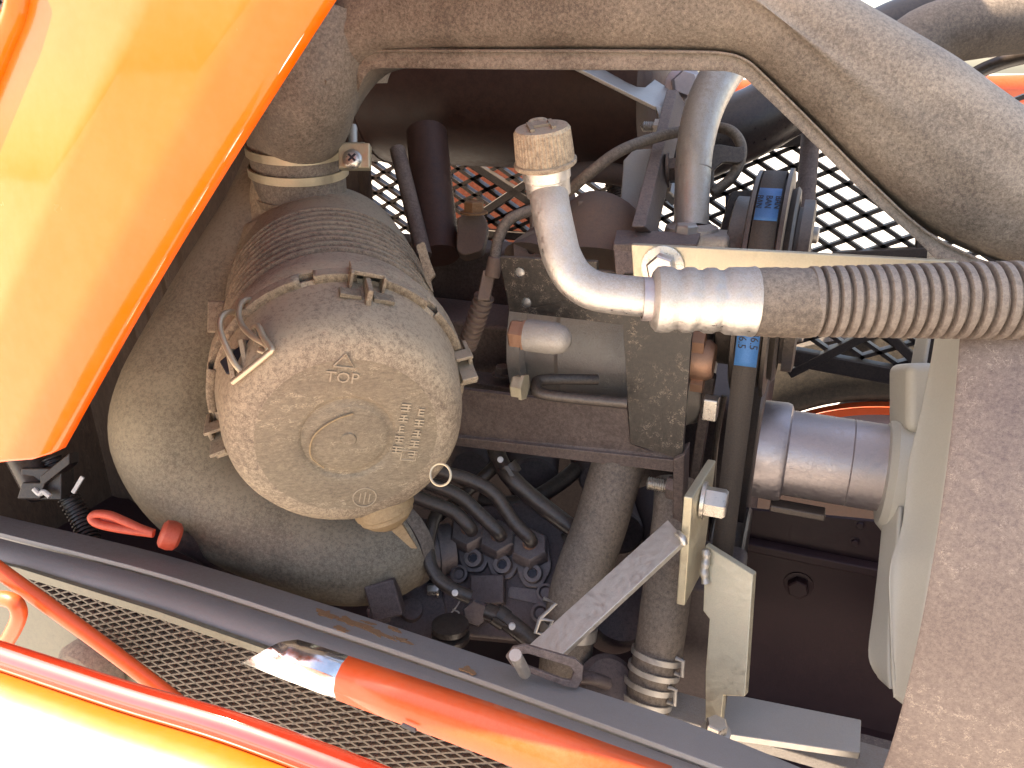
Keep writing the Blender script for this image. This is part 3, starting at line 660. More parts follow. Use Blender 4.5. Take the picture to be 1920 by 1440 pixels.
for (x0, y0), (x1, y1) in (((1490, 655), (1760, 705)), ((1735, 200), (1745, 700)), ((640, 528), (1480, 645))):
    p, q = WY(x0, y0, FY), WY(x1, y1, FY); m = (p+q)/2; h = (q-p)/2
    T.part('frame_bar', MB().box(m-Z*.008, h, Y*.008, h.cross(Y).normalized()*.010), M['mesh'], bevel=.002)
T = Thing('far_front_wheel', 'far front wheel with orange rim and dark tyre seen through the gap', 'wheel', WY(1640, 900, 1.20)-Z*.2)
wc = WY(1640, 1074, .98)
T.part('tyre', MB().lathe(wc, Y, [(.0, .250), (-.01, .254), (-.018, .265), (-.02, .30), (-.01, .335), (.05, .345), (.12, .34), (.17, .31), (.18, .25)], 96), M['tyre'])
T.part('rim', MB().lathe(wc, Y, [(-.010, .252), (-.016, .247), (-.014, .236), (.0, .234)], 96), M['paint_old'])
T.part('rim_dish', MB().lathe(wc, Y, [(.0, .236), (.05, .225), (.09, .19), (.11, .08), (.10, 0)], 64), M['muffler'])
T.part('hub', MB().lathe(WY(1655, 870, 1.02), -Y, [(-.05, .085), (-.02, .08), (-.005, .06), (.0, .03), (.0, 0)], 36), M['lavender'])
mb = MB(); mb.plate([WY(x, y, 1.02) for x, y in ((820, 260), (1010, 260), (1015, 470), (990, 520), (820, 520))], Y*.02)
single('far_orange_panel', 'orange body panel beyond the back mesh', 'panel', mb, M['paint_shaded'], bevel=.004)
single('radiator_hose', 'thick black hose running behind the black plastic duct', 'hose', MB().tube([W(1180, 330, .74), W(1300, 275, .72), W(1420, 225, .70), W(1540, 150, .69), W(1680, 70, .68), W(1800, 40, .68), W(1960, 50, .68)], [.034]*2+[.031]*3+[.029]*2, 28), M['black_rubber'])
single('upper_hose', 'textured dark hose arching above the duct against the bright sky', 'hose', MB().tube([W(1640, 160, .60), W(1730, 75, .60), W(1830, 50, .60), W(1960, 38, .60), W(2060, 60, .60)], .024, 28), M['rubber'])
single('thin_hose', 'thin black hose below the textured hose at the duct shoulder', 'hose', MB().tube([W(1780, 170, .64), W(1850, 128, .64), W(1930, 105, .64), W(2020, 100, .64)], .006, 14), M['black_rubber'])
single('red_rod', 'shiny red painted tube behind the steel pipe and the duct', 'tube', MB().tube([W(1250, 170, .86), W(1420, 180, .86), W(1700, 175, .86), W(2000, 168, .86)], .017, 20), M['paint_old'])
single('vertical_rod', 'tan upright rod standing in front of the far mesh', 'rod', MB().tube([W(1522, 230, .72), W(1500, 500, .70), W(1488, 640, .69)], .0086, 18), M['brown_steel'])
single('cable_coil', 'ribbed grey cable bundle in front of the bright mesh', 'cable', ribbed(MB(), [W(1150, 330, .70), W(1165, 370, .70), W(1160, 420, .69), W(1150, 470, .68)], .010, .004, .0006), M['rubber'])
single('small_coil_spring', 'small dark looped clip hanging before the bright mesh', 'clip', MB().tube([W(1165, 350, .71), W(1125, 372, .71), (W(1118, 392, .71)), W(1140, 402, .70), W(1152, 388, .70), W(1130, 382, .70)], .0028, 10), M['black_rubber'])
single('cross_pipe', 'brown pipe stub behind the high pressure cap', 'pipe', MB().tube([W(1040, 335, .66), W(1110, 322, .66), W(1180, 332, .65)], .009, 16), M['cast_brown'])

# ================================================================== FAN, SHROUD, FAN TUBE
FA = V((.039, .51, 1.2022))
T = Thing('fan_shroud', 'large mud streaked dark shroud ring around the fan', 'shroud', V((.1, .5, 1.0)))
T.part('ring', MB().lathe(V((.065, .5, 1.2022)), X, [(.30, .193), (.02, .197), (.0, .198), (-.0012, .199), (0, .200), (.02, .2015), (.10, .206), (.30, .225)], 72, R_(-53), R_(85), ref=-Y), M['shroud'])
T = Thing('fan', 'pale grey plastic cooling fan with twisted blades inside the shroud', 'fan', V((.07, .51, 1.02)))
T.part('hub', MB().lathe(V((.068, .51, 1.2022)), X, [(-.004, 0), (-.004, .034), (.0, .038), (.03, .038), (.03, 0)], 48), M['fan'])
def blade(L, Rr, m=14):
    a = smooth([W(*q) for q in L], 5); b = smooth([W(*q) for q in Rr], 5); rows = []
    for k in range(m+1):
        t = k/m; rows.append([p.lerp(q, t)+CF*(.006*math.sin(math.pi*t)) for p, q in zip(a, b)])
    return MB().sheet(rows)
bl1 = blade([(1762, 560, .47), (1752, 650, .47), (1728, 770, .465), (1704, 870, .46), (1692, 985, .452), (1668, 1062, .445), (1668, 1150, .44), (1672, 1240, .434), (1680, 1308, .43)],
            [(1812, 560, .45), (1806, 650, .445), (1796, 770, .44), (1782, 870, .435), (1768, 985, .428), (1752, 1062, .424), (1738, 1150, .42), (1722, 1240, .418), (1707, 1330, .418)])
T.part('blade', bl1, M['fan'], solid=.0022, sharp=70)
bl2 = blade([(1660, 950, .50), (1650, 1060, .49), (1640, 1150, .48), (1630, 1232, .47), (1650, 1268, .465)],
            [(1690, 950, .475), (1682, 1060, .47), (1672, 1150, .46), (1670, 1240, .45), (1672, 1292, .445)])
T.part('blade', bl2, M['fan'], solid=.0022, sharp=70)
bl3 = blade([(1745, 460, .56), (1735, 560, .55), (1712, 680, .545), (1690, 800, .54), (1680, 900, .53)], [(1762, 460, .53), (1754, 560, .525), (1735, 680, .52), (1715, 800, .515), (1702, 900, .51)])
T.part('blade', bl3, M['fan'], solid=.0022, sharp=70)
T.part('hub_boss', MB().box(W(1712, 745, .50), cw(.15, 0, .9)*.02, cw(.9, 0, -.1)*.010, CU*.022), M['fan'], bevel=.006, seg=4)
T = Thing('fan_drive_tube', 'silvery steel tube with wider collar between the belt and the fan', 'tube', V((.0, .52, 1.165)))
def ppx(x, y, yy): return WY(x, y, yy).x
ta = WY(1560, 862, .52); ta = V((0, .52, ta.z))
xa = [WY(q, 860, .488).x for q in (1418, 1472, 1476, 1600, 1603, 1715)]
T.part('collar', MB().lathe(ta, X, [(xa[0], 0), (xa[0], .0345), (xa[1]-.003, .0350), (xa[1], .0340), (xa[2], .031), (xa[2], 0)], 64), M['tube'])
T.part('tube', MB().lathe(ta, X, [(xa[2]-.001, .0300), (xa[3], .0298), (xa[3]+.0004, .0292), (xa[4], .0298), (xa[5], .0296)], 64), M['tube'])
T.part('lower_tab', MB().box(WY(1495, 955, .50), X*.018, Y*.006, Z*.0025), M['pulley'], bevel=.001)

# ================================================================== COMPRESSOR with PULLEY and BELT
CY = .545; cz = WY(1070, 585, .50).z+.0; cz = 1.265
T = Thing('compressor', 'dusty cast aluminium air conditioning compressor behind the black bracket', 'compressor', V((-.08, CY, 1.20)))
xl = WY(962, 660, .485).x; xr = WY(1318, 660, .485).x
bodyp = [(xl, 0), (xl, .050), (xl+.004, .056), (xl+.03, .0585), (xl+.034, .0615), (xr-.012, .0615), (xr, .056), (xr, 0)]
T.part('housing', MB().lathe(V((0, CY, cz)), X, bodyp, 24), M['cast'], sharp=25, bevel=.0015)
mb = MB(); pb = W(988, 628, .466)
mb.lathe(pb, X, [(0, 0), (0, .0098), (.018, .0098), (.024, .0080), (.0275, .004), (.028, 0)], 28)
T.part('port_boss', mb, M['cast'])
T.part('bolt', MB().lathe(pb-X*.010, X, [(0, 0), (0, .0078), (.0012, .0090), (.0085, .0090), (.0085, .0102), (.010, .0102), (.010, 0)], 6), M['copper'])
T.part('bolt', MB().lathe(W(962, 723, .47), X, [(0, 0), (0, .0062), (.001, .0072), (.006, .0072), (.006, .0085), (.008, .0085), (.008, 0)], 6), M['zinc_yellow'])
mb = MB()
mb.lathe(V((0, CY, cz)), X, [(xl-.006, 0), (xl-.006, .058), (xl-.004, .0635), (xl+.006, .0645), (xl+.008, .058)], 20)
T.part('lug', mb, M['cast'])
T.part('guard_bar', MB().tube([W(1120, 712, .50), W(1020, 712, .49), W(1006, 722, .485), W(1014, 738, .48), W(1090, 748, .475), W(1176, 756, .47)], .0036, 12), M['pulley'])
# upper casting: end cover and ears, stained brown
mb = MB()
mb.plate(rounded([W(x, y, .525) for x, y in ((962, 452), (985, 436), (1018, 428), (1045, 445), (1048, 498), (965, 500))], .003), CF*.04, [circ(W(997, 468, .525), CR, CU, .0034, 12)])
T.part('ear', mb, M['cast_brown'], bevel=.001)
T.part('thread', MB().lathe(W(997, 468, .526), CF, [(0, .0034), (.001, .003), (.002, .0034), (.003, .003), (.004, .0034), (.006, .003), (.006, 0)], 14), M['zinc'])
mb = MB().tube([W(1120, 505, .53), W(1130, 440, .535), W(1145, 410, .54)], [.040, .034, .026], 28, 5)
mb.tube([W(1020, 500, .54), W(1050, 420, .55), W(1050, 350, .56)], [.030, .014, .009], 24, 5)
T.part('end_casting', mb, M['cast_brown'])
e = W(1105, 397, .52)
T.part('ear', MB().box(e-CU*.004, CR*.0088, CU*.010, CF*.008).lathe(e+CU*.004, cw(0, .75, -.6), [(0, 0), (0, .0068), (.004, .0068), (.0042, .0035), (.0010, .0033), (.001, 0)], 24), M['cast_brown'], bevel=.0015)
T.part('ear', MB().box(W(1012, 435, .545), CR*.007, CU*.016, CF*.01), M['cast'], bevel=.004)
# copper toned fittings between bracket and pulley
mb = MB().lathe(WY(1293, 672, .485), X, [(0, 0), (0, .0135), (.012, .0135), (.016, .011), (.016, 0)], 24).lathe(WY(1296, 640, .48), X, [(0, 0), (0, .008), (.009, .008), (.009, 0)], 6).lathe(WY(1296, 718, .482), X, [(0, 0), (0, .006), (.008, .006), (.008, 0)], 6)
T.part('copper_fitting', mb, M['copper'])
T.part('support_bolt', MB().box(WY(1332, 765, .47), X*.0048, Y*.005, Z*.0075), M['zinc_bright'], bevel=.0012)

T = Thing('belt_pulley', 'dark grooved clutch pulley behind the silver hose ferrule', 'pulley', V((.0, CY, 1.185)))
pz = WY(1410, 588, .47).z
def xx(q, yy=.472): return WY(q, 600, yy).x
pc = V((0, CY, pz))
T.part('drum', MB().lathe(pc, X, [(xx(1335), 0), (xx(1335), .056), (xx(1338), .058), (xx(1372), .058), (xx(1372), 0)], 72), M['pulley'])
T.part('flange', MB().lathe(pc, X, [(xx(1371), 0), (xx(1371), .073), (xx(1374), .0755), (xx(1382), .0755), (xx(1384), .073), (xx(1384), .06)], 84), M['pulley'])
T.part('flange', MB().lathe(pc, X, [(xx(1433), .06), (xx(1433), .073), (xx(1436), .0775), (xx(1444), .0775), (xx(1447), .074), (xx(1447), 0)], 84), M['pulley'])
T.part('groove_core', MB().lathe(pc, X, [(xx(1384), .071), (xx(1433), .071)], 72), M['pulley'])
T.part('clutch_plate', MB().lathe(pc, X, [(xx(1446), 0), (xx(1446), .064), (xx(1458), .066), (xx(1464), .064), (xx(1466), .053), (xx(1474), .053), (xx(1474), .058), (xx(1496), .058), (xx(1500), .054), (xx(1500), 0)], 72), M['pulley'])
for k in range(3):
    an = 2.1*k+.9; T.part('rivet', MB().lathe(pc+X*xx(1500)+V((0, .04*math.cos(an), .04*math.sin(an))), X, [(-.001, .006), (.003, .006), (.004, .004), (.004, 0)], 16), M['zinc'])
# belt: wrapped over the pulley, both runs going down to the crank pulley
T = Thing('drive_belt', 'dusty black drive belt with blue printed label running down over the pulleys', 'belt', V((.0, .50, 1.05)))
bx0, bx1 = xx(1385), xx(1431); cc2 = V((0, .53, pz-.245)); path = []
r1, r2 = .0735, .058
for k in range(25):
    an = R_(-4+188*k/24); path.append(V((0, CY-r1*math.cos(an), pz+r1*math.sin(an))))
for k in range(17):
    an = R_(180+180*k/16); path.append(V((0, cc2.y-r2*math.cos(an), cc2.z+r2*math.sin(an))))
path.append(path[0])
def belt_rows(x0, x1, off, i0, i1):
    rows = []
    for i in range(i0, i1+1):
        t = (path[min(i+1, len(path)-1)]-path[max(i-1, 0)]).normalized(); n = t.cross(X); q = path[i]+n*-off
        rows.append([V((x, q.y, q.z)) for x in (x0, x1)])
    return rows
T.part('belt', MB().sheet(belt_rows(bx0, bx1, 0, 0, len(path)-1)), M['belt'], solid=.004)
def lab(za, zb, nm):
    """blue label wrapped on the belt where it rides on the pulley, between two heights"""
    rows = []
    for k in range(9):
        z = za+(zb-za)*k/8; dz = z-pz
        y = CY-math.sqrt(max(0, (r1+.0024)**2-dz*dz)) if dz > -.005 else CY-(r1+.0024)
        rows.append([V((bx0+.0004, y, z)), V((bx1-.0004, y, z))])
    return T.part(nm, MB().sheet(rows), M['blue'], solid=.0003)
z1, z2 = WY(1405, 600, .469).z, WY(1405, 688, .469).z
l1 = lab(z1, z2, 'blue_label')
mx = (bx0+bx1)/2
for q in (-.0035, .0035): T.part('printed_number', text_mb('46.5', V((mx+q, CY-r1-.0028, (z1+z2)/2+.002)), V((0, 0, -1)), X, .0068, .00012), M['ink'], parent=l1)
za = pz+r1*math.sin(R_(44)); zb = pz+r1*math.sin(R_(66)); rows = []
for k in range(9):
    an = R_(44+21*k/8); rows.append([V((bx0+.0004, CY-(r1+.0023)*math.cos(an), pz+(r1+.0023)*math.sin(an))), V((bx1-.0004, CY-(r1+.0023)*math.cos(an), pz+(r1+.0023)*math.sin(an)))])
l2 = T.part('blue_label', MB().sheet(rows), M['blue'], solid=.0003)
an = R_(54.5); o_ = V((mx, CY-(r1+.0030)*math.cos(an), pz+(r1+.0030)*math.sin(an))); dn = V((0, -math.sin(an), -math.cos(an)))
for q in (-.0055, 0, .0055): T.part('printed_word', text_mb('BAN', o_+X*q, dn, X, .0056, .00012), M['ink'], parent=l2)
T = Thing('crank_pulley', 'thin dark pulley disc at the lower end of the drive belt', 'pulley', cc2-Z*.06)
T.part('disc', MB().lathe(V((0, cc2.y, cc2.z)), X, [(bx1+.002, 0), (bx1+.002, .066), (bx1+.004, .068), (bx1+.006, .066), (bx1+.006, 0)], 64), M['pulley'])
T.part('disc', MB().lathe(V((0, cc2.y, cc2.z)), X, [(bx0-.006, 0), (bx0-.006, .066), (bx0-.004, .068), (bx0-.002, .066), (bx0-.002, 0)], 64), M['pulley'])
T.part('core', MB().lathe(V((0, cc2.y, cc2.z)), X, [(bx0-.003, .0545), (bx1+.003, .0545)], 48), M['pulley'])
# tension arm left of the belt
single('tension_strap', 'dark steel strap slanting down between black bracket and pulley', 'strap', MB().plate([WY(x, y, .50) for x, y in ((1320, 700), (1340, 712), (1318, 850), (1308, 910), (1292, 900), (1302, 830))], Y*.012), M['brown_steel'], bevel=.001)
single('second_belt', 'thin edge of a second belt run beside the pulley', 'belt', MB().tube([WY(1358, 742, .53), WY(1340, 850, .53), WY(1334, 990, .53)], .0022, 8), M['pulley'])
# clutch bracket with square hole above the pulley
T = Thing('clutch_bracket', 'grey bent sheet bracket with oval hole beside the pulley top', 'bracket', W(1395, 460, .55))
mb = MB().plate(rounded([W(x, y, .55) for x, y in ((1372, 358), (1448, 356), (1450, 368), (1432, 470), (1342, 472), (1352, 430))], .003), CF*.004, [circ(W(1386, 393, .55), CR, CU, .0052, 16)])
T.part('sheet', mb, M['pulley'], bevel=.0008)
T.part('hole_back', MB().box(W(1386, 393, .565), CR*.01, CU*.01, CF*.001), M['ink'])
T.part('rivet', MB().lathe(W(1438, 362, .547), Z, [(0, 0), (0, .004), (.004, .003), (.004, 0)], 16), M['zinc'])
T.part('fold', MB().plate([W(x, y, .55) for x, y in ((1448, 358), (1458, 362), (1452, 420), (1436, 470), (1432, 470))], CF*.02), M['pulley'], bevel=.0006)

# ================================================================== BLACK COMPRESSOR BRACKET and BEAM
BYp = .44
T = Thing('compressor_bracket', 'black painted angled bracket plate with two plugged holes below the bent pipe', 'bracket', WY(1230, 870, BYp))
poly = [(936, 482), (1118, 491), (1119, 508), (1215, 516), (1312, 520), (1296, 640), (1279, 862), (1182, 832), (1168, 609), (955, 584)]
pts = [WY(x, y, BYp) for x, y in poly]
hs = [circ(WY(974, 511, BYp), X, Z, .0036, 14), circ(WY(987, 567, BYp), X, Z, .0036, 14)]
T.part('plate', MB().plate(pts, Y*.005, hs), M['black_steel'], bevel=.0006)
for x, y in ((975, 511), (988, 567)):
    T.part('plug', MB().lathe(WY(x, y, BYp+.0035), -Y, [(-.002, .0034), (.001, .0034), (.0016, .002), (.0016, 0)], 16), M['zinc'])
tf = [WY(936, 482, BYp), WY(1118, 491, BYp), WY(1121, 484, BYp+.006), WY(937, 474, BYp+.006)]
T.part('beam', MB().plate([WY(x, y, BYp+.004)  for x, y in ((820, 724), (1176, 768), (1182, 832), (1276, 868), (1262, 878), (820, 826))], Y*.004), M['brown_steel'])
bm_ = T.part('beam_flange', MB().add([WY(820, 722, BYp+.03), WY(1178, 767, BYp+.03), WY(1276, 862, BYp+.002), WY(820, 818, BYp+.002)]+[q-Z*.005 for q in (WY(820, 722, BYp+.03), WY(1178, 767, BYp+.03), WY(1276, 862, BYp+.002), WY(820, 818, BYp+.002))], [(0, 1, 2, 3), (7, 6, 5, 4), (0, 4, 5, 1), (1, 5, 6, 2), (2, 6, 7, 3), (3, 7, 4, 0)]), M['brown_steel'], bevel=.001)
T.part('beam_lip', MB().plate([WY(x, y, BYp) for x, y in ((820, 816), (1274, 864), (1264, 886), (820, 832))], Y*.003), M['brown_steel'], bevel=.0006)
pl_n = (WY(1178, 767, BYp+.03)-WY(820, 722, BYp+.03)).cross(WY(820, 818, BYp+.002)-WY(820, 722, BYp+.03)).normalized()
if pl_n.z < 0: pl_n = -pl_n
for x, y, r in ((1111, 799, .0058), (1100, 835, .0022)):
    q = onp(x, y, WY(820, 722, BYp+.03), pl_n)
    T.part('hole', MB().lathe(q+pl_n*.0003, pl_n, [(0, 0), (0, r), (.0003, r*.98), (.0003, 0)], 20), M['ink'], parent=bm_)
    T.part('hole_rim', MB().lathe(q, pl_n, [(0, r), (.0008, r*1.02), (.0009, r*1.18), (0, r*1.22)], 24), M['brown_steel'], parent=bm_)
wp = [onp(x, y, WY(820, 722, BYp+.03), pl_n)+pl_n*.0015 for x, y in ((1184, 838), (1205, 842), (1230, 846), (1252, 850), (1270, 854))]
T.part('weld', MB().tube(wp, [.0022, .0042, .0036, .0044, .003], 12, 4), M['zinc'], parent=bm_)
T.part('end_tab', MB().plate([WY(x, y, BYp-.004) for x, y in ((1262, 862), (1284, 852), (1279, 985), (1261, 980))], Y*.02), M['brown_steel'], bevel=.0008)
bp_ = WY(1250, 912, BYp+.006)
T.part('nut', MB().lathe(bp_, X, [(0, 0), (0, .0068), (.001, .0078), (.0075, .0078), (.0075, 0)], 6), M['brown_steel'])
thr = []
for k in range(9): thr += [(-.0015*k, .0044), (-.0015*k-.0007, .0037)]
T.part('bolt_thread', MB().lathe(bp_, X, thr+[(-.0135, 0)], 18), M['zinc_bright'])

T = Thing('upper_angle_bracket', 'dark speckled angle bracket standing above the silver ferrule', 'bracket', W(1170, 515, .46))
T.part('top_flange', MB().plate([W(x, y, d) for x, y, d in ((1150, 458, .455), (1306, 458, .450), (1314, 436, .475), (1156, 431, .48))], -Z*.004), M['brown_steel'], bevel=.0005)
T.part('web', MB().plate([W(x, y, .456) for x, y in ((1150, 459), (1188, 461), (1192, 525), (1156, 524))], CF*.004), M['brown_steel'], bevel=.0005)
a, b = W(1268, 182, .60), W(1208, 436, .475)
dr = (b-a); T.part('diagonal_bar', MB().box((a+b)/2, dr/2, cw(1, .0, .0)*.0042, cw(.45, -.1, .9)*.013), M['brown_steel'], bevel=.0008)
T.part('gusset', MB().plate([W(x, y, .56) for x, y in ((1170, 300), (1188, 281), (1222, 279), (1222, 330), (1190, 440), (1160, 440))], CF*.003), M['zinc'], bevel=.0005)
T.part('bolt', MB().hexa(W(1249, 320, .53), cw(1, 0, -.25), .0085, .012), M['brown_steel'])
T.part('bolt', MB().hexa(W(1262, 368, .56), cw(.3, .3, -.9), .008, .008, 0), M['zinc'])

T = Thing('support_strap', 'galvanised strap bent downwards under the duct, bolted at its end', 'strap', W(1240, 250, .6))
sp = [W(x, y, d) for x, y, d in ((1000, 90, .60), (1060, 130, .60), (1160, 130, .64), (1254, 178, .62), (1256, 190, .60), (1242, 200, .59), (1130, 145, .575))]
up_ = V((.2, -.3, .93)).normalized()
T.part('strap', MB().plate([W(1030, 100, .575), W(1225, 198, .575), W(1244, 206, .575), W(1258, 168, .62), W(1180, 118, .64), W(1100, 90, .64)], -up_*.003), M['zinc'], bevel=.0006)
T.part('strap_foot', MB().plate([W(x, y, .575) for x, y in ((1228, 198), (1246, 200), (1252, 240), (1238, 256), (1234, 215))], CF*.004), M['zinc'], bevel=.0006)
thr = []
for k in range(6): thr += [(-.0016*k, .0040), (-.0016*k-.0008, .0034)]
T.part('bolt_thread', MB().lathe(W(1228, 238, .572), X, thr+[(-.011, 0)], 16), M['zinc'])
T.part('nut', MB().lathe(W(1228, 238, .572), X, [(0, 0), (0, .006), (.005, .006), (.005, 0)], 6), M['zinc'])
single('flange_bolt', 'grey hexagon flange bolt above the diagonal bar', 'bolt', MB().hexa(W(1281, 160, .62), cw(-.1, -.25, -1), .0105, .012, 1.4), M['tube'])

# long galvanised strap with bolt
T = Thing('long_strap', 'long flat galvanised strap running behind the corrugated hose', 'strap', WY(1300, 530, .40))
pts = [WY(x, y, .40) for x, y in ((1183, 458), (1480, 473), (1792, 490), (1812, 500), (1812, 560), (1190, 560))]
T.part('strap', MB().plate(pts, Y*.004), M['zinc_yellow'], bevel=.0006)
T.part('bolt', MB().hexa(WY(1243, 500, .3995), -Y, .0078, .007, 1.45), M['zinc_bright'])

# ================================================================== BARE STEEL PIPE
T = Thing('steel_pipe', 'shiny bare metal pipe rising from a flange up behind the duct', 'pipe', W(1297, 470, .52))
T.part('pipe', MB().tube([W(1420, 60, .53), W(1384, 100, .52), W(1346, 150, .51), (W(1318, 210, .505)), W(1303, 280, .50), W(1298, 350, .50), W(1296, 425, .50)], [.0138, .0138, .0135, .0128, .0118, .0113, .0112], 32, 8), M['alu'])
T.part('weld_line', MB().lathe(W(1300, 317, .50), (W(1303, 280, .50)-W(1298, 350, .50)), [(-.0006, .0114), (0, .0120), (.0006, .0116)], 32), M['alu'])
fl = W(1297, 425, .50)
T.part('flange', MB().lathe(fl, Z, [(-.03, .0175), (-.004, .0175), (.0, .0168), (.0015, .0135), (.003, .0118)], 32), M['cast'])
T.part('foot', MB().box(W(1310, 462, .50), X*.020, Y*.014, Z*.010), M['cast'], bevel=.004, seg=3)
T.part('bolt', MB().hexa(W(1286, 444, .478), cw(0, .92, -.38), .0074, .008, 0), M['zinc'])

# ================================================================== SENSOR CABLE
T = Thing('sensor_cable', 'thin dusty cable looping behind the cap with a plastic clip', 'cable', W(930, 490, .5))
T.part('cable', MB().tube([W(928, 490, .50), W(934, 450, .50), W(955, 412, .50), W(1005, 390, .505), W(1060, 362, .50), W(1105, 325, .49), W(1165, 282, .495), W(1240, 255, .52), W(1320, 240, .535), W(1365, 243, .53), W(1388, 268, .525), W(1388, 300, .525), W(1370, 335, .525), W(1335, 362, .525)], .0037, 14, 6), M['rubber'])
mb = MB().tube([W(930, 482, .50), W(922, 520, .503)], .0050, 14, 1).box(W(912, 536, .505), cw(.2, 1, 0)*.010, CR*.0042, CF*.004)
T.part('connector', mb, M['cast_brown'], bevel=.001)
T.part('braided_sleeve', ribbed(MB(), [W(908, 556, .51), W(893, 600, .52), W(875, 650, .535)], .0062, .0045, .0007), M['cast_brown'])
mb = MB(); mb.plate(rounded([W(x, y, .515) for x, y in ((1334, 272), (1350, 270), (1384, 276), (1397, 272), (1398, 298), (1388, 306), (1356, 304), (1340, 318), (1338, 352), (1328, 352))], .002), CF*.005)
T.part('clip', mb, M['pulley'], bevel=.0008)

# ================================================================== AIR CONDITIONING LINE
T = Thing('high_pressure_line', 'bent aluminium air conditioning pipe with ferrule and grey corrugated hose', 'pipe', W(1215, 600, .33))
HA = cw(-.13, .83, -.54)
hb = W(1024, 318, .337)
T.part('fitting', MB().lathe(hb-HA*.012, HA, [(0, .0088), (.001, .0098), (.008, .0100), (.0085, .0106), (.013, .0106), (.0135, .0095), (.017, .0095)], 32), M['alu'])
prof = []
n = 64; rings = [(.0, .0138), (.0022, .0138), (.0026, .0124)]
capm = MB(); cp = hb+HA*.002
capm.lathe(cp, HA, [(0, .010), (0, .0132), (.0006, .0138), (.0020, .0138), (.0024, .0126)], 48)
u = HA.orthogonal().normalized(); w = HA.cross(u); vs, fs = [], []; m = 176
for t, rr in ((.0024, .0126), (.0150, .0119), (.0164, .0113)):
    for k in range(m):
        a = 2*math.pi*k/m; q = rr+(.00038 if (k//2) % 2 == 0 and t < .0155 else 0); vs.append(cp+HA*t+u*(q*math.cos(a))+w*(q*math.sin(a)))
for i in range(2):
    for k in range(m): fs.append((i*m+k, i*m+(k+1) % m, (i+1)*m+(k+1) % m, (i+1)*m+k))
fs.append(tuple(2*m+k for k in range(m))); capm.add(vs, fs)
hcap = T.part('screw_cap', capm, M['canister'], label='ribbed tan plastic screw cap with a raised letter H', sharp=25)
tp = cp+HA*.0164; hx = (CR-HA*CR.dot(HA)).normalized(); hx = (hx*math.cos(.12)+HA.cross(hx)*math.sin(.12)).normalized(); hy = HA.cross(hx)
T.part('raised_letter', text_mb('H', tp, hx, hy, .0190, .0011), M['mark'], parent=hcap)
T.part('cap_loop', MB().tube([tp+hy*.009-HA*.004, tp+hy*.0125-HA*.001-hx*.003, tp+hy*.0125-HA*.001+hx*.003, tp+hy*.009-HA*.004+hx*.004], .0016, 8), M['canister'], parent=hcap)
T.part('pipe', MB().tube([hb-HA*.008, W(1033, 392, .337), W(1043, 440, .336), W(1054, 482, .335), W(1076, 520, .334), W(1110, 543, .333), W(1155, 552, .332), W(1222, 558, .331)], .0086, 32, 8), M['alu'])
fa = W(1222, 561, .330); fb = W(1414, 566, .328); fx = (fb-fa).normalized(); L_ = (fb-fa).length
T.part('stop_ring', MB().lathe(fa-fx*.0040, fx, [(0, .0086), (0, .0094), (.004, .0094)], 32), M['tube'])
fp_ = [(0, .0088), (.0003, .0118), (.0020, .0138), (.0045, .0143), (.008, .0140), (.0100, .0129), (.0118, .0129), (.0138, .0140), (.0172, .0141), (.0190, .0130), (.0208, .0130), (.0228, .0140), (.0262, .0141), (.0280, .0131), (.0298, .0131), (.0318, .0143), (L_-.008, .0146), (L_-.003, .0146), (L_-.0008, .0151), (L_, .0148), (L_, .012)]
T.part('ferrule', MB().lathe(fa, fx, fp_, 48), M['alu'])
sb = W(1522, 566, .327); Ls = (sb-fb).length
u = fx.orthogonal().normalized()
T.part('sleeve', MB().lathe(fb, fx, [(0, .0125), (.0, .0143), (.004, .0147)]+[(.006+.0022*k, .0147+(.00025 if k % 2 else 0)) for k in range(8)]+[(Ls, .0147)], 44), M['rubber'])
hose = []
t, pit = 0, .0048
for k in range(27):
    g_ = 1+k*.0055; r = .0150*g_
    hose += [(t, r-.0030), (t+.0002, r-.0006), (t+.0006, r), (t+.0030, r), (t+.0034, r-.0006), (t+.0036, r-.0030), (t+pit, r-.0031)]; t += pit*g_
hx2 = (W(1960, 563, .318)-sb).normalized()
T.part('corrugated_hose', MB().lathe(sb-fx*.0015, hx2, hose, 56), mat('grey corrugated plastic', (.10, .075, .062), .38, dust=.5, up=.6, bump=.2, scale=200, dustc=(.38, .32, .27)))

# ================================================================== LOWER BRACKETS
T = Thing('support_plate', 'thick galvanised support plate bolted to the end of the steel beam', 'bracket', W(1297, 1210, .42))
n0, n1 = W(1290, 932, .425), W(1297, 1205, .420); n1 = V((n0.x+.002, n0.y-.002, n1.z)); dep = V((0.006, .050, 0))
th = X*.0050
T.part('plate', MB().plate([n0-th*.5, n0-th*.5+dep, n1-th*.5+dep*.75, n1-th*.5], th), M['zinc_yellow'], bevel=.0008)
hbp = n0+dep*.45-Z*.013+th*.5
T.part('bolt', MB().hexa(hbp, X, .0088, .0120, 1.25), M['zinc_bright'])
T = Thing('diagonal_stay', 'flat galvanised stay bar slanting down to the slotted link', 'bar', W(1010, 1225, .40))
st = [W(1252, 974, .445), W(1286, 1012, .432), W(1056, 1232, .412), W(984, 1216, .42)]
nst = (st[1]-st[0]).cross(st[3]-st[0]).normalized(); nst = nst if nst.dot(CF) > 0 else -nst
st = [q - nst*((q-st[0]).dot(nst)) for q in st]
T.part('bar', MB().plate(st, nst*.0042), M['zinc'], bevel=.0005)
T.part('weld', MB().tube([W(1270, 1000, .432), W(1280, 1010, .428), W(1282, 1020, .428)], .0022, 10, 4), M['zinc_bright'])
T = Thing('angled_foot_bracket', 'pale yellow zinc plate bracket with flat foot under the fan tube', 'bracket', W(1480, 1400, .45))
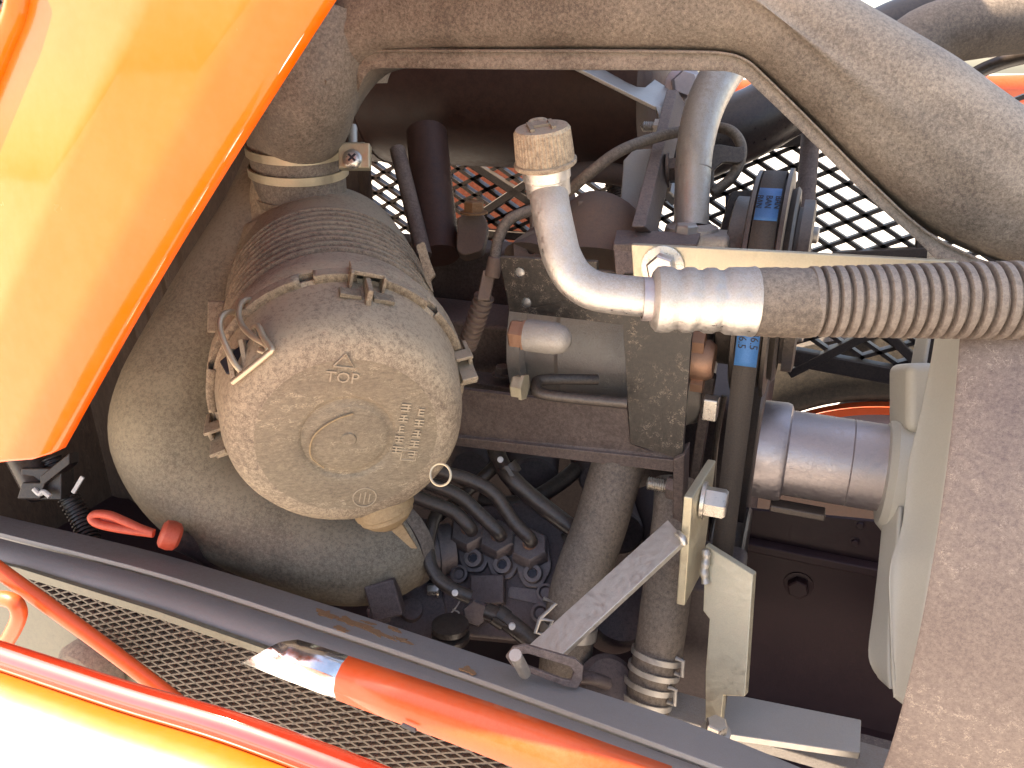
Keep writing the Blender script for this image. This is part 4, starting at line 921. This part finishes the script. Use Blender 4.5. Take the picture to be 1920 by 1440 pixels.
fpn = [W(x, y, d) for x, y, d in ((1322, 1022, .455), (1412, 1078, .435), (1398, 1306, .43), (1362, 1302, .44), (1349, 1372, .435), (1322, 1388, .44), (1322, 1260, .445), (1334, 1160, .45), (1320, 1145, .452))]
nf = (fpn[1]-fpn[0]).cross(fpn[5]-fpn[0]).normalized(); nf = nf if nf.dot(CF) > 0 else -nf
fpn = [q-nf*((q-fpn[0]).dot(nf)) for q in fpn]
T.part('web', MB().plate(fpn, nf*.005+Z*.002), M['zinc_yellow'], bevel=.0007)
z_ = W(1480, 1350, .45).z
T.part('foot', MB().plate([WZ(x, y, z_) for x, y in ((1364, 1299), (1615, 1349), (1613, 1412), (1350, 1374))], -Z*.005), M['zinc'], bevel=.0007)
T.part('bolt', MB().hexa(W(1342, 1372, .425), Z, .006, .006), M['zinc_bright'])
wv = [W(1322+2*math.sin(k), 1030+k*9, .450) for k in range(8)]
T.part('weld', MB().tube(wv, [.002+.0008*(k % 2) for k in range(8)], 10, 3), M['zinc'])
# slotted link with pin
T = Thing('slotted_link', 'small brown slotted link with a round pin on the rail', 'link', W(1010, 1270, .385))
lp = [(948, 1232), (962, 1214), (985, 1209), (1080, 1236), (1094, 1250), (1092, 1276), (1082, 1292), (1060, 1288), (960, 1250)]
sl = [(972, 1228), (990, 1226), (1068, 1250), (1076, 1262), (1070, 1276), (1056, 1274), (975, 1244)]
T.part('link', MB().plate([W(x, y, .392) for x, y in lp], CF*.003, [[W(x, y, .392) for x, y in sl]]), M['brown_steel'], bevel=.0005)
T.part('pin', MB().tube([W(966, 1228, .375), W(984, 1262, .392)], .0032, 16, 1), M['zinc'])

# ================================================================== COOLANT HOSES
def hose_clamp_rings(T, pts, r, wid, m):
    for p, ax in pts: T.part('clamp', MB().lathe(p, ax, [(-wid, r), (-wid, r+.0012), (wid, r+.0012), (wid, r)], 32), m)
T = Thing('coolant_hose', 'dusty brown coolant hose dropping from the beam behind the stay bar', 'hose', W(1055, 1260, .52), 'coolant hoses behind the lower bracket')
T.part('hose', MB().tube([W(1170, 840, .52), W(1150, 900, .52), W(1125, 985, .52), W(1092, 1075, .52), W(1072, 1150, .52), W(1056, 1270, .52)], [.0175, .0178, .018, .0185, .0178, .0172], 28, 7), M['rubber'])
hose_clamp_rings(T, [(W(1066, 1180, .52), W(1072, 1150, .52)-W(1060, 1230, .52))], .0182, .004, M['zinc'])
clipm = MB().tube([W(1020, 1122, .485), W(1042, 1132, .48), W(1012, 1160, .48), W(1004, 1186, .48), W(1022, 1190, .48), W(1036, 1164, .48), W(1012, 1160, .48)], .0013, 8, 1)
T.part('spring_clip', clipm, M['zinc'])
T = Thing('coolant_hose', 'dusty brown coolant hose with two spring clamps next to the foot bracket', 'hose', W(1205, 1340, .50), 'coolant hoses behind the lower bracket')
T.part('hose', MB().tube([W(1266, 900, .52), W(1262, 980, .51), W(1254, 1070, .50), W(1246, 1140, .50), W(1234, 1220, .50), W(1214, 1310, .50), W(1206, 1380, .50)], [.0135, .014, .0152, .0158, .0155, .0152, .015], 28, 7), M['rubber'])
dd = (W(1234, 1220, .50)-W(1214, 1310, .50)).normalized()
for x, y in ((1229, 1242), (1215, 1296)):
    p = W(x, y, .50)
    cl = T.part('spring_clamp', MB().lathe(p+dd*.005, dd, [(-.0018, .0158), (-.0018, .0170), (.0018, .0170), (.0018, .0158)], 32).lathe(p-dd*.005, dd, [(-.0018, .0158), (-.0018, .0170), (.0018, .0170), (.0018, .0158)], 32), M['zinc'])
    T.part('clamp_ear', MB().tube([W(x+38, y-8, .487), W(x+52, y-2, .485), W(x+50, y+26, .485), W(x+36, y+20, .487)], .0014, 8, 1), M['zinc'], parent=cl)

# ================================================================== INJECTION PUMP
T = Thing('injection_pump', 'dark grey fuel injection pump block with three hexagon pipe nuts', 'pump', W(940, 1200, .56))
pn = V((.12, -.72, .68)).normalized()                     # front of the pump looks up and out
pp0 = W(945, 1080, .545)
def pf(x, y, o=0): return onp(x, y, pp0, pn)+pn*o
pe = (CR-pn*CR.dot(pn)).normalized(); pu = pn.cross(pe)
T.part('block', MB().plate(rounded([pf(x, y) for x, y in ((842, 1000), (880, 950), (1010, 935), (1062, 985), (1062, 1090), (1045, 1210), (830, 1190), (826, 1060))], .006), -pn*.05), M['dark_cast'], bevel=.003, seg=3)
for cx, cy in ((892, 1050), (946, 1062), (1002, 1078)):
    T.part('flange_pad', MB().plate(rounded([pf(cx+a, cy+b, .005) for a, b in ((-34, -62), (26, -68), (34, -10), (14, 26), (-18, 24), (-30, 0))], .004), -pn*.006), M['pump'], bevel=.001)
    scr = T.part('socket_screw', MB().lathe(pf(cx, cy, .005), pn, [(0, 0), (0, .0068), (.002, .0070), (.006, .0062), (.0064, .0036), (.004, .0030), (.004, 0)], 24), M['pump'])
    T.part('socket', MB().lathe(pf(cx, cy, .0092), pn, [(0, 0), (0, .0030), (.0003, 0)], 6), M['ink'], parent=scr)
na_ = (pn*.8+CU*.45-CF*.15).normalized()
for i, (cx, cy) in enumerate(((884, 1002), (938, 1014), (997, 1030))):
    q = pf(cx, cy+8, .004)
    nt = T.part('pipe_nut', MB().lathe(q, na_, [(0, 0), (0, .0138), (.011, .0138), (.013, .0120), (.013, .0045)], 6), M['pump'])
    T.part('ferrule', MB().lathe(q+na_*.013, na_, [(0, .0048), (.003, .0046), (.003, .003)], 18), M['copper'], parent=nt)
pipes = [[(884, 995), (850, 960), (800, 940), (740, 915)], [(938, 1005), (900, 965), (860, 930), (800, 905), (740, 890)], [(996, 1016), (960, 975), (925, 925), (880, 900), (830, 885), (770, 860)]]
for P in pipes:
    T.part('injection_pipe', MB().tube([W(P[0][0], P[0][1], .522), W(P[0][0]-6, P[0][1]-9, .518)]+[W(x, y, .52) for x, y in P[1:]], .0048, 14, 6), M['black_rubber'])
T.part('plug_screw', MB().lathe(pf(864, 1078), pn, [(0, 0), (0, .0062), (.007, .0062), (.0075, .0045), (.005, .0030), (.005, 0)], 24), M['pump'])
T.part('plug_screw', MB().lathe(pf(1024, 1112), pn, [(0, 0), (0, .0062), (.005, .0062), (.0055, .0045), (.003, .0035), (.003, 0)], 24), M['pump'])
T.part('plug_screw', MB().lathe(pf(1014, 1150), pn, [(0, 0), (0, .0066), (.004, .0066), (.0045, .0048), (.002, .0035), (.002, 0)], 24), M['pump'])
T.part('solenoid_body', MB().box(pf(918, 1108, .004), pe*.012, pu*.010, pn*.008), M['dark_cast'], bevel=.0015)
bq = pf(897, 1142, .002); bax = (pn*.7-CF*.3-CU*.3).normalized()
T.part('banjo_bolt', MB().lathe(bq, bax, [(0, 0), (0, .0098), (.008, .0098), (.010, .0085), (.010, 0)], 6), M['pump'])
T.part('banjo_ring', MB().lathe(bq-bax*.006, bax, [(0, 0), (0, .0105), (.006, .0105), (.006, 0)], 28), M['pump'])
T.part('cast_lettering', text_mb('ZUXU', pf(990, 1118, .0004), pe, pu, .0072, .0006), M['dark_cast'])
T.part('name_plate', MB().plate(rounded([pf(x, y, .002) for x, y in ((956, 1100), (1030, 1110), (1024, 1136), (952, 1120))], .002), -pn*.003), M['pump'])
T.part('lock_wire', MB().tube([pf(868, 1120, .004), pf(860, 1136, .004), pf(848, 1152, .004), pf(856, 1158, .005), pf(864, 1150, .006), pf(852, 1144, .005)], .0006, 6, 4), M['zinc'])
T.part('small_bolt', MB().hexa(pf(826, 1106, .004), -CR, .0042, .007), M['zinc_bright'])
# fuel hoses with white paint dots
def fuel(label, pts, r, dot=None, clip=None):
    T = Thing('fuel_hose', label, 'hose', W(*pts[-1])-Z*.005, 'fuel hoses round the injection pump')
    h = T.part('hose', MB().tube([W(*q) for q in pts], r, 16, 7), M['black_rubber'])
    if dot:
        p = W(*dot); T.part('paint_dot', MB().lathe(p, -CF, [(-.002, .0022), (.0, .0021), (.0004, .0012), (.0005, 0)], 14), M['white'], parent=h)
    if clip:
        p = W(*clip[:3]); a = cw(*clip[3:])
        T.part('clip', MB().lathe(p, a, [(-.004, r+.0002), (-.004, r+.0012), (.004, r+.0012), (.004, r+.0002)], 20).box(p-CF*(r+.003), a*.004, CR*.0016, CF*.002), M['black_rubber'])
fuel('black fuel hose bent in a C beside the dark pipe stub', [(830, 945, .54), (810, 985, .525), (803, 1040, .515), (818, 1080, .51), (850, 1106, .505), (882, 1120, .505)], .0046, (853, 1112, .4995))
fuel('black fuel hose running from the clipped joint to the stay bar', [(915, 1148, .50), (940, 1158, .495), (968, 1178, .49), (1000, 1205, .49)], .0060, (960, 1175, .483), (938, 1157, .495, .8, -.55, 0))
fuel('black fuel hose with a white dot slanting down from the beam', [(925, 830, .55), (940, 870, .54), (962, 900, .53), (1000, 935, .53), (1045, 970, .53), (1085, 1000, .53)], .0062, (938, 862, .533), (955, 880, .535, .5, -.85, 0))
fuel('thin black hose crossing under the slanting fuel hose', [(935, 868, .56), (895, 905, .555), (860, 935, .555), (820, 970, .56)], .0046)
fuel('black hose curving in an arc behind the pipe nuts', [(900, 935, .575), (950, 945, .57), (1000, 935, .57), (1050, 905, .58), (1080, 880, .59)], .0062)
fuel('short black hose stub with white dot next to the coolant hose', [(1085, 1000, .545), (1075, 1012, .54), (1064, 1020, .54)], .0080, (1072, 1011, .529))
# things low in the bay
T = Thing('sensor_plug', 'dark electrical plug hanging under the fat hose', 'connector', W(716, 1160, .50))
T.part('plug', MB().box(W(722, 1122, .50), cw(.9, .25, 0)*.010, cw(-.25, .9, 0)*.012, CF*.007).box(W(712, 1150, .50), cw(.9, .25, 0)*.007, cw(-.25, .9, 0)*.006, CF*.005), M['dark_cast'], bevel=.0015)
mb = MB().lathe(W(772, 1150, .54), cw(.1, .55, -.8), [(-.02, .026), (0, .026), (.003, .023), (.003, .0075), (.010, .0075), (.0105, .006), (.0105, 0)], 36)
single('round_cover', 'round dark cover with central pin low beside the pump', 'cover', mb, M['dark_cast'])
mb = MB().lathe(W(1165, 1140, .55), cw(.1, .5, -.85), [(-.03, .026), (-.004, .026), (0, .023), (.001, .0)], 44)
single('oil_filter', 'dark round oil filter end between the two coolant hoses', 'oil filter', mb, M['dark_cast'])
mb = MB().lathe(W(1140, 1285, .50), cw(.2, .5, -.85), [(-.03, .020), (0, .020), (.004, .016), (.005, 0)], 36).tube([W(1080, 1270, .49), W(1110, 1272, .485), W(1140, 1282, .49)], .004, 12)
single('drain_fitting', 'dark round fitting with small pipe just behind the rail', 'fitting', mb, M['dark_cast'])
mb = MB().lathe(W(845, 1198, .52), cw(0, .9, -.3), [(0, 0), (0, .013), (.004, .013), (.004, .009), (.008, .009), (.008, .0125), (.012, .0125), (.013, 0)], 28)
single('ribbed_boot', 'small ribbed black boot low beside the pump', 'boot', mb, M['black_rubber'])
single('lower_timing_cover', 'dark block behind the lower support plate', 'cover', MB().box(W(1300, 1180, .56), X*.03, Y*.03, Z*.06), M['dark_cast'], bevel=.006, seg=3)

# ================================================================== unseen ends added to keep light out of the bay
T = Thing('radiator_blocker', 'unseen dark core added behind the shroud to block light', 'radiator_blocker', V((.42, .5, .93)))
T.part('core', MB().box(V((.40, .5, 1.20)), X*.02, Y*.26, Z*.26), M['dark_cast'], bevel=.004)
single('dash_blocker', 'unseen dark dash panel added to keep sun out of the bay behind the hood hinge', 'panel', MB().box(V((-.86, .58, 1.15)), X*.008, Y*.34, Z*.27), M['firewall'], bevel=.003)
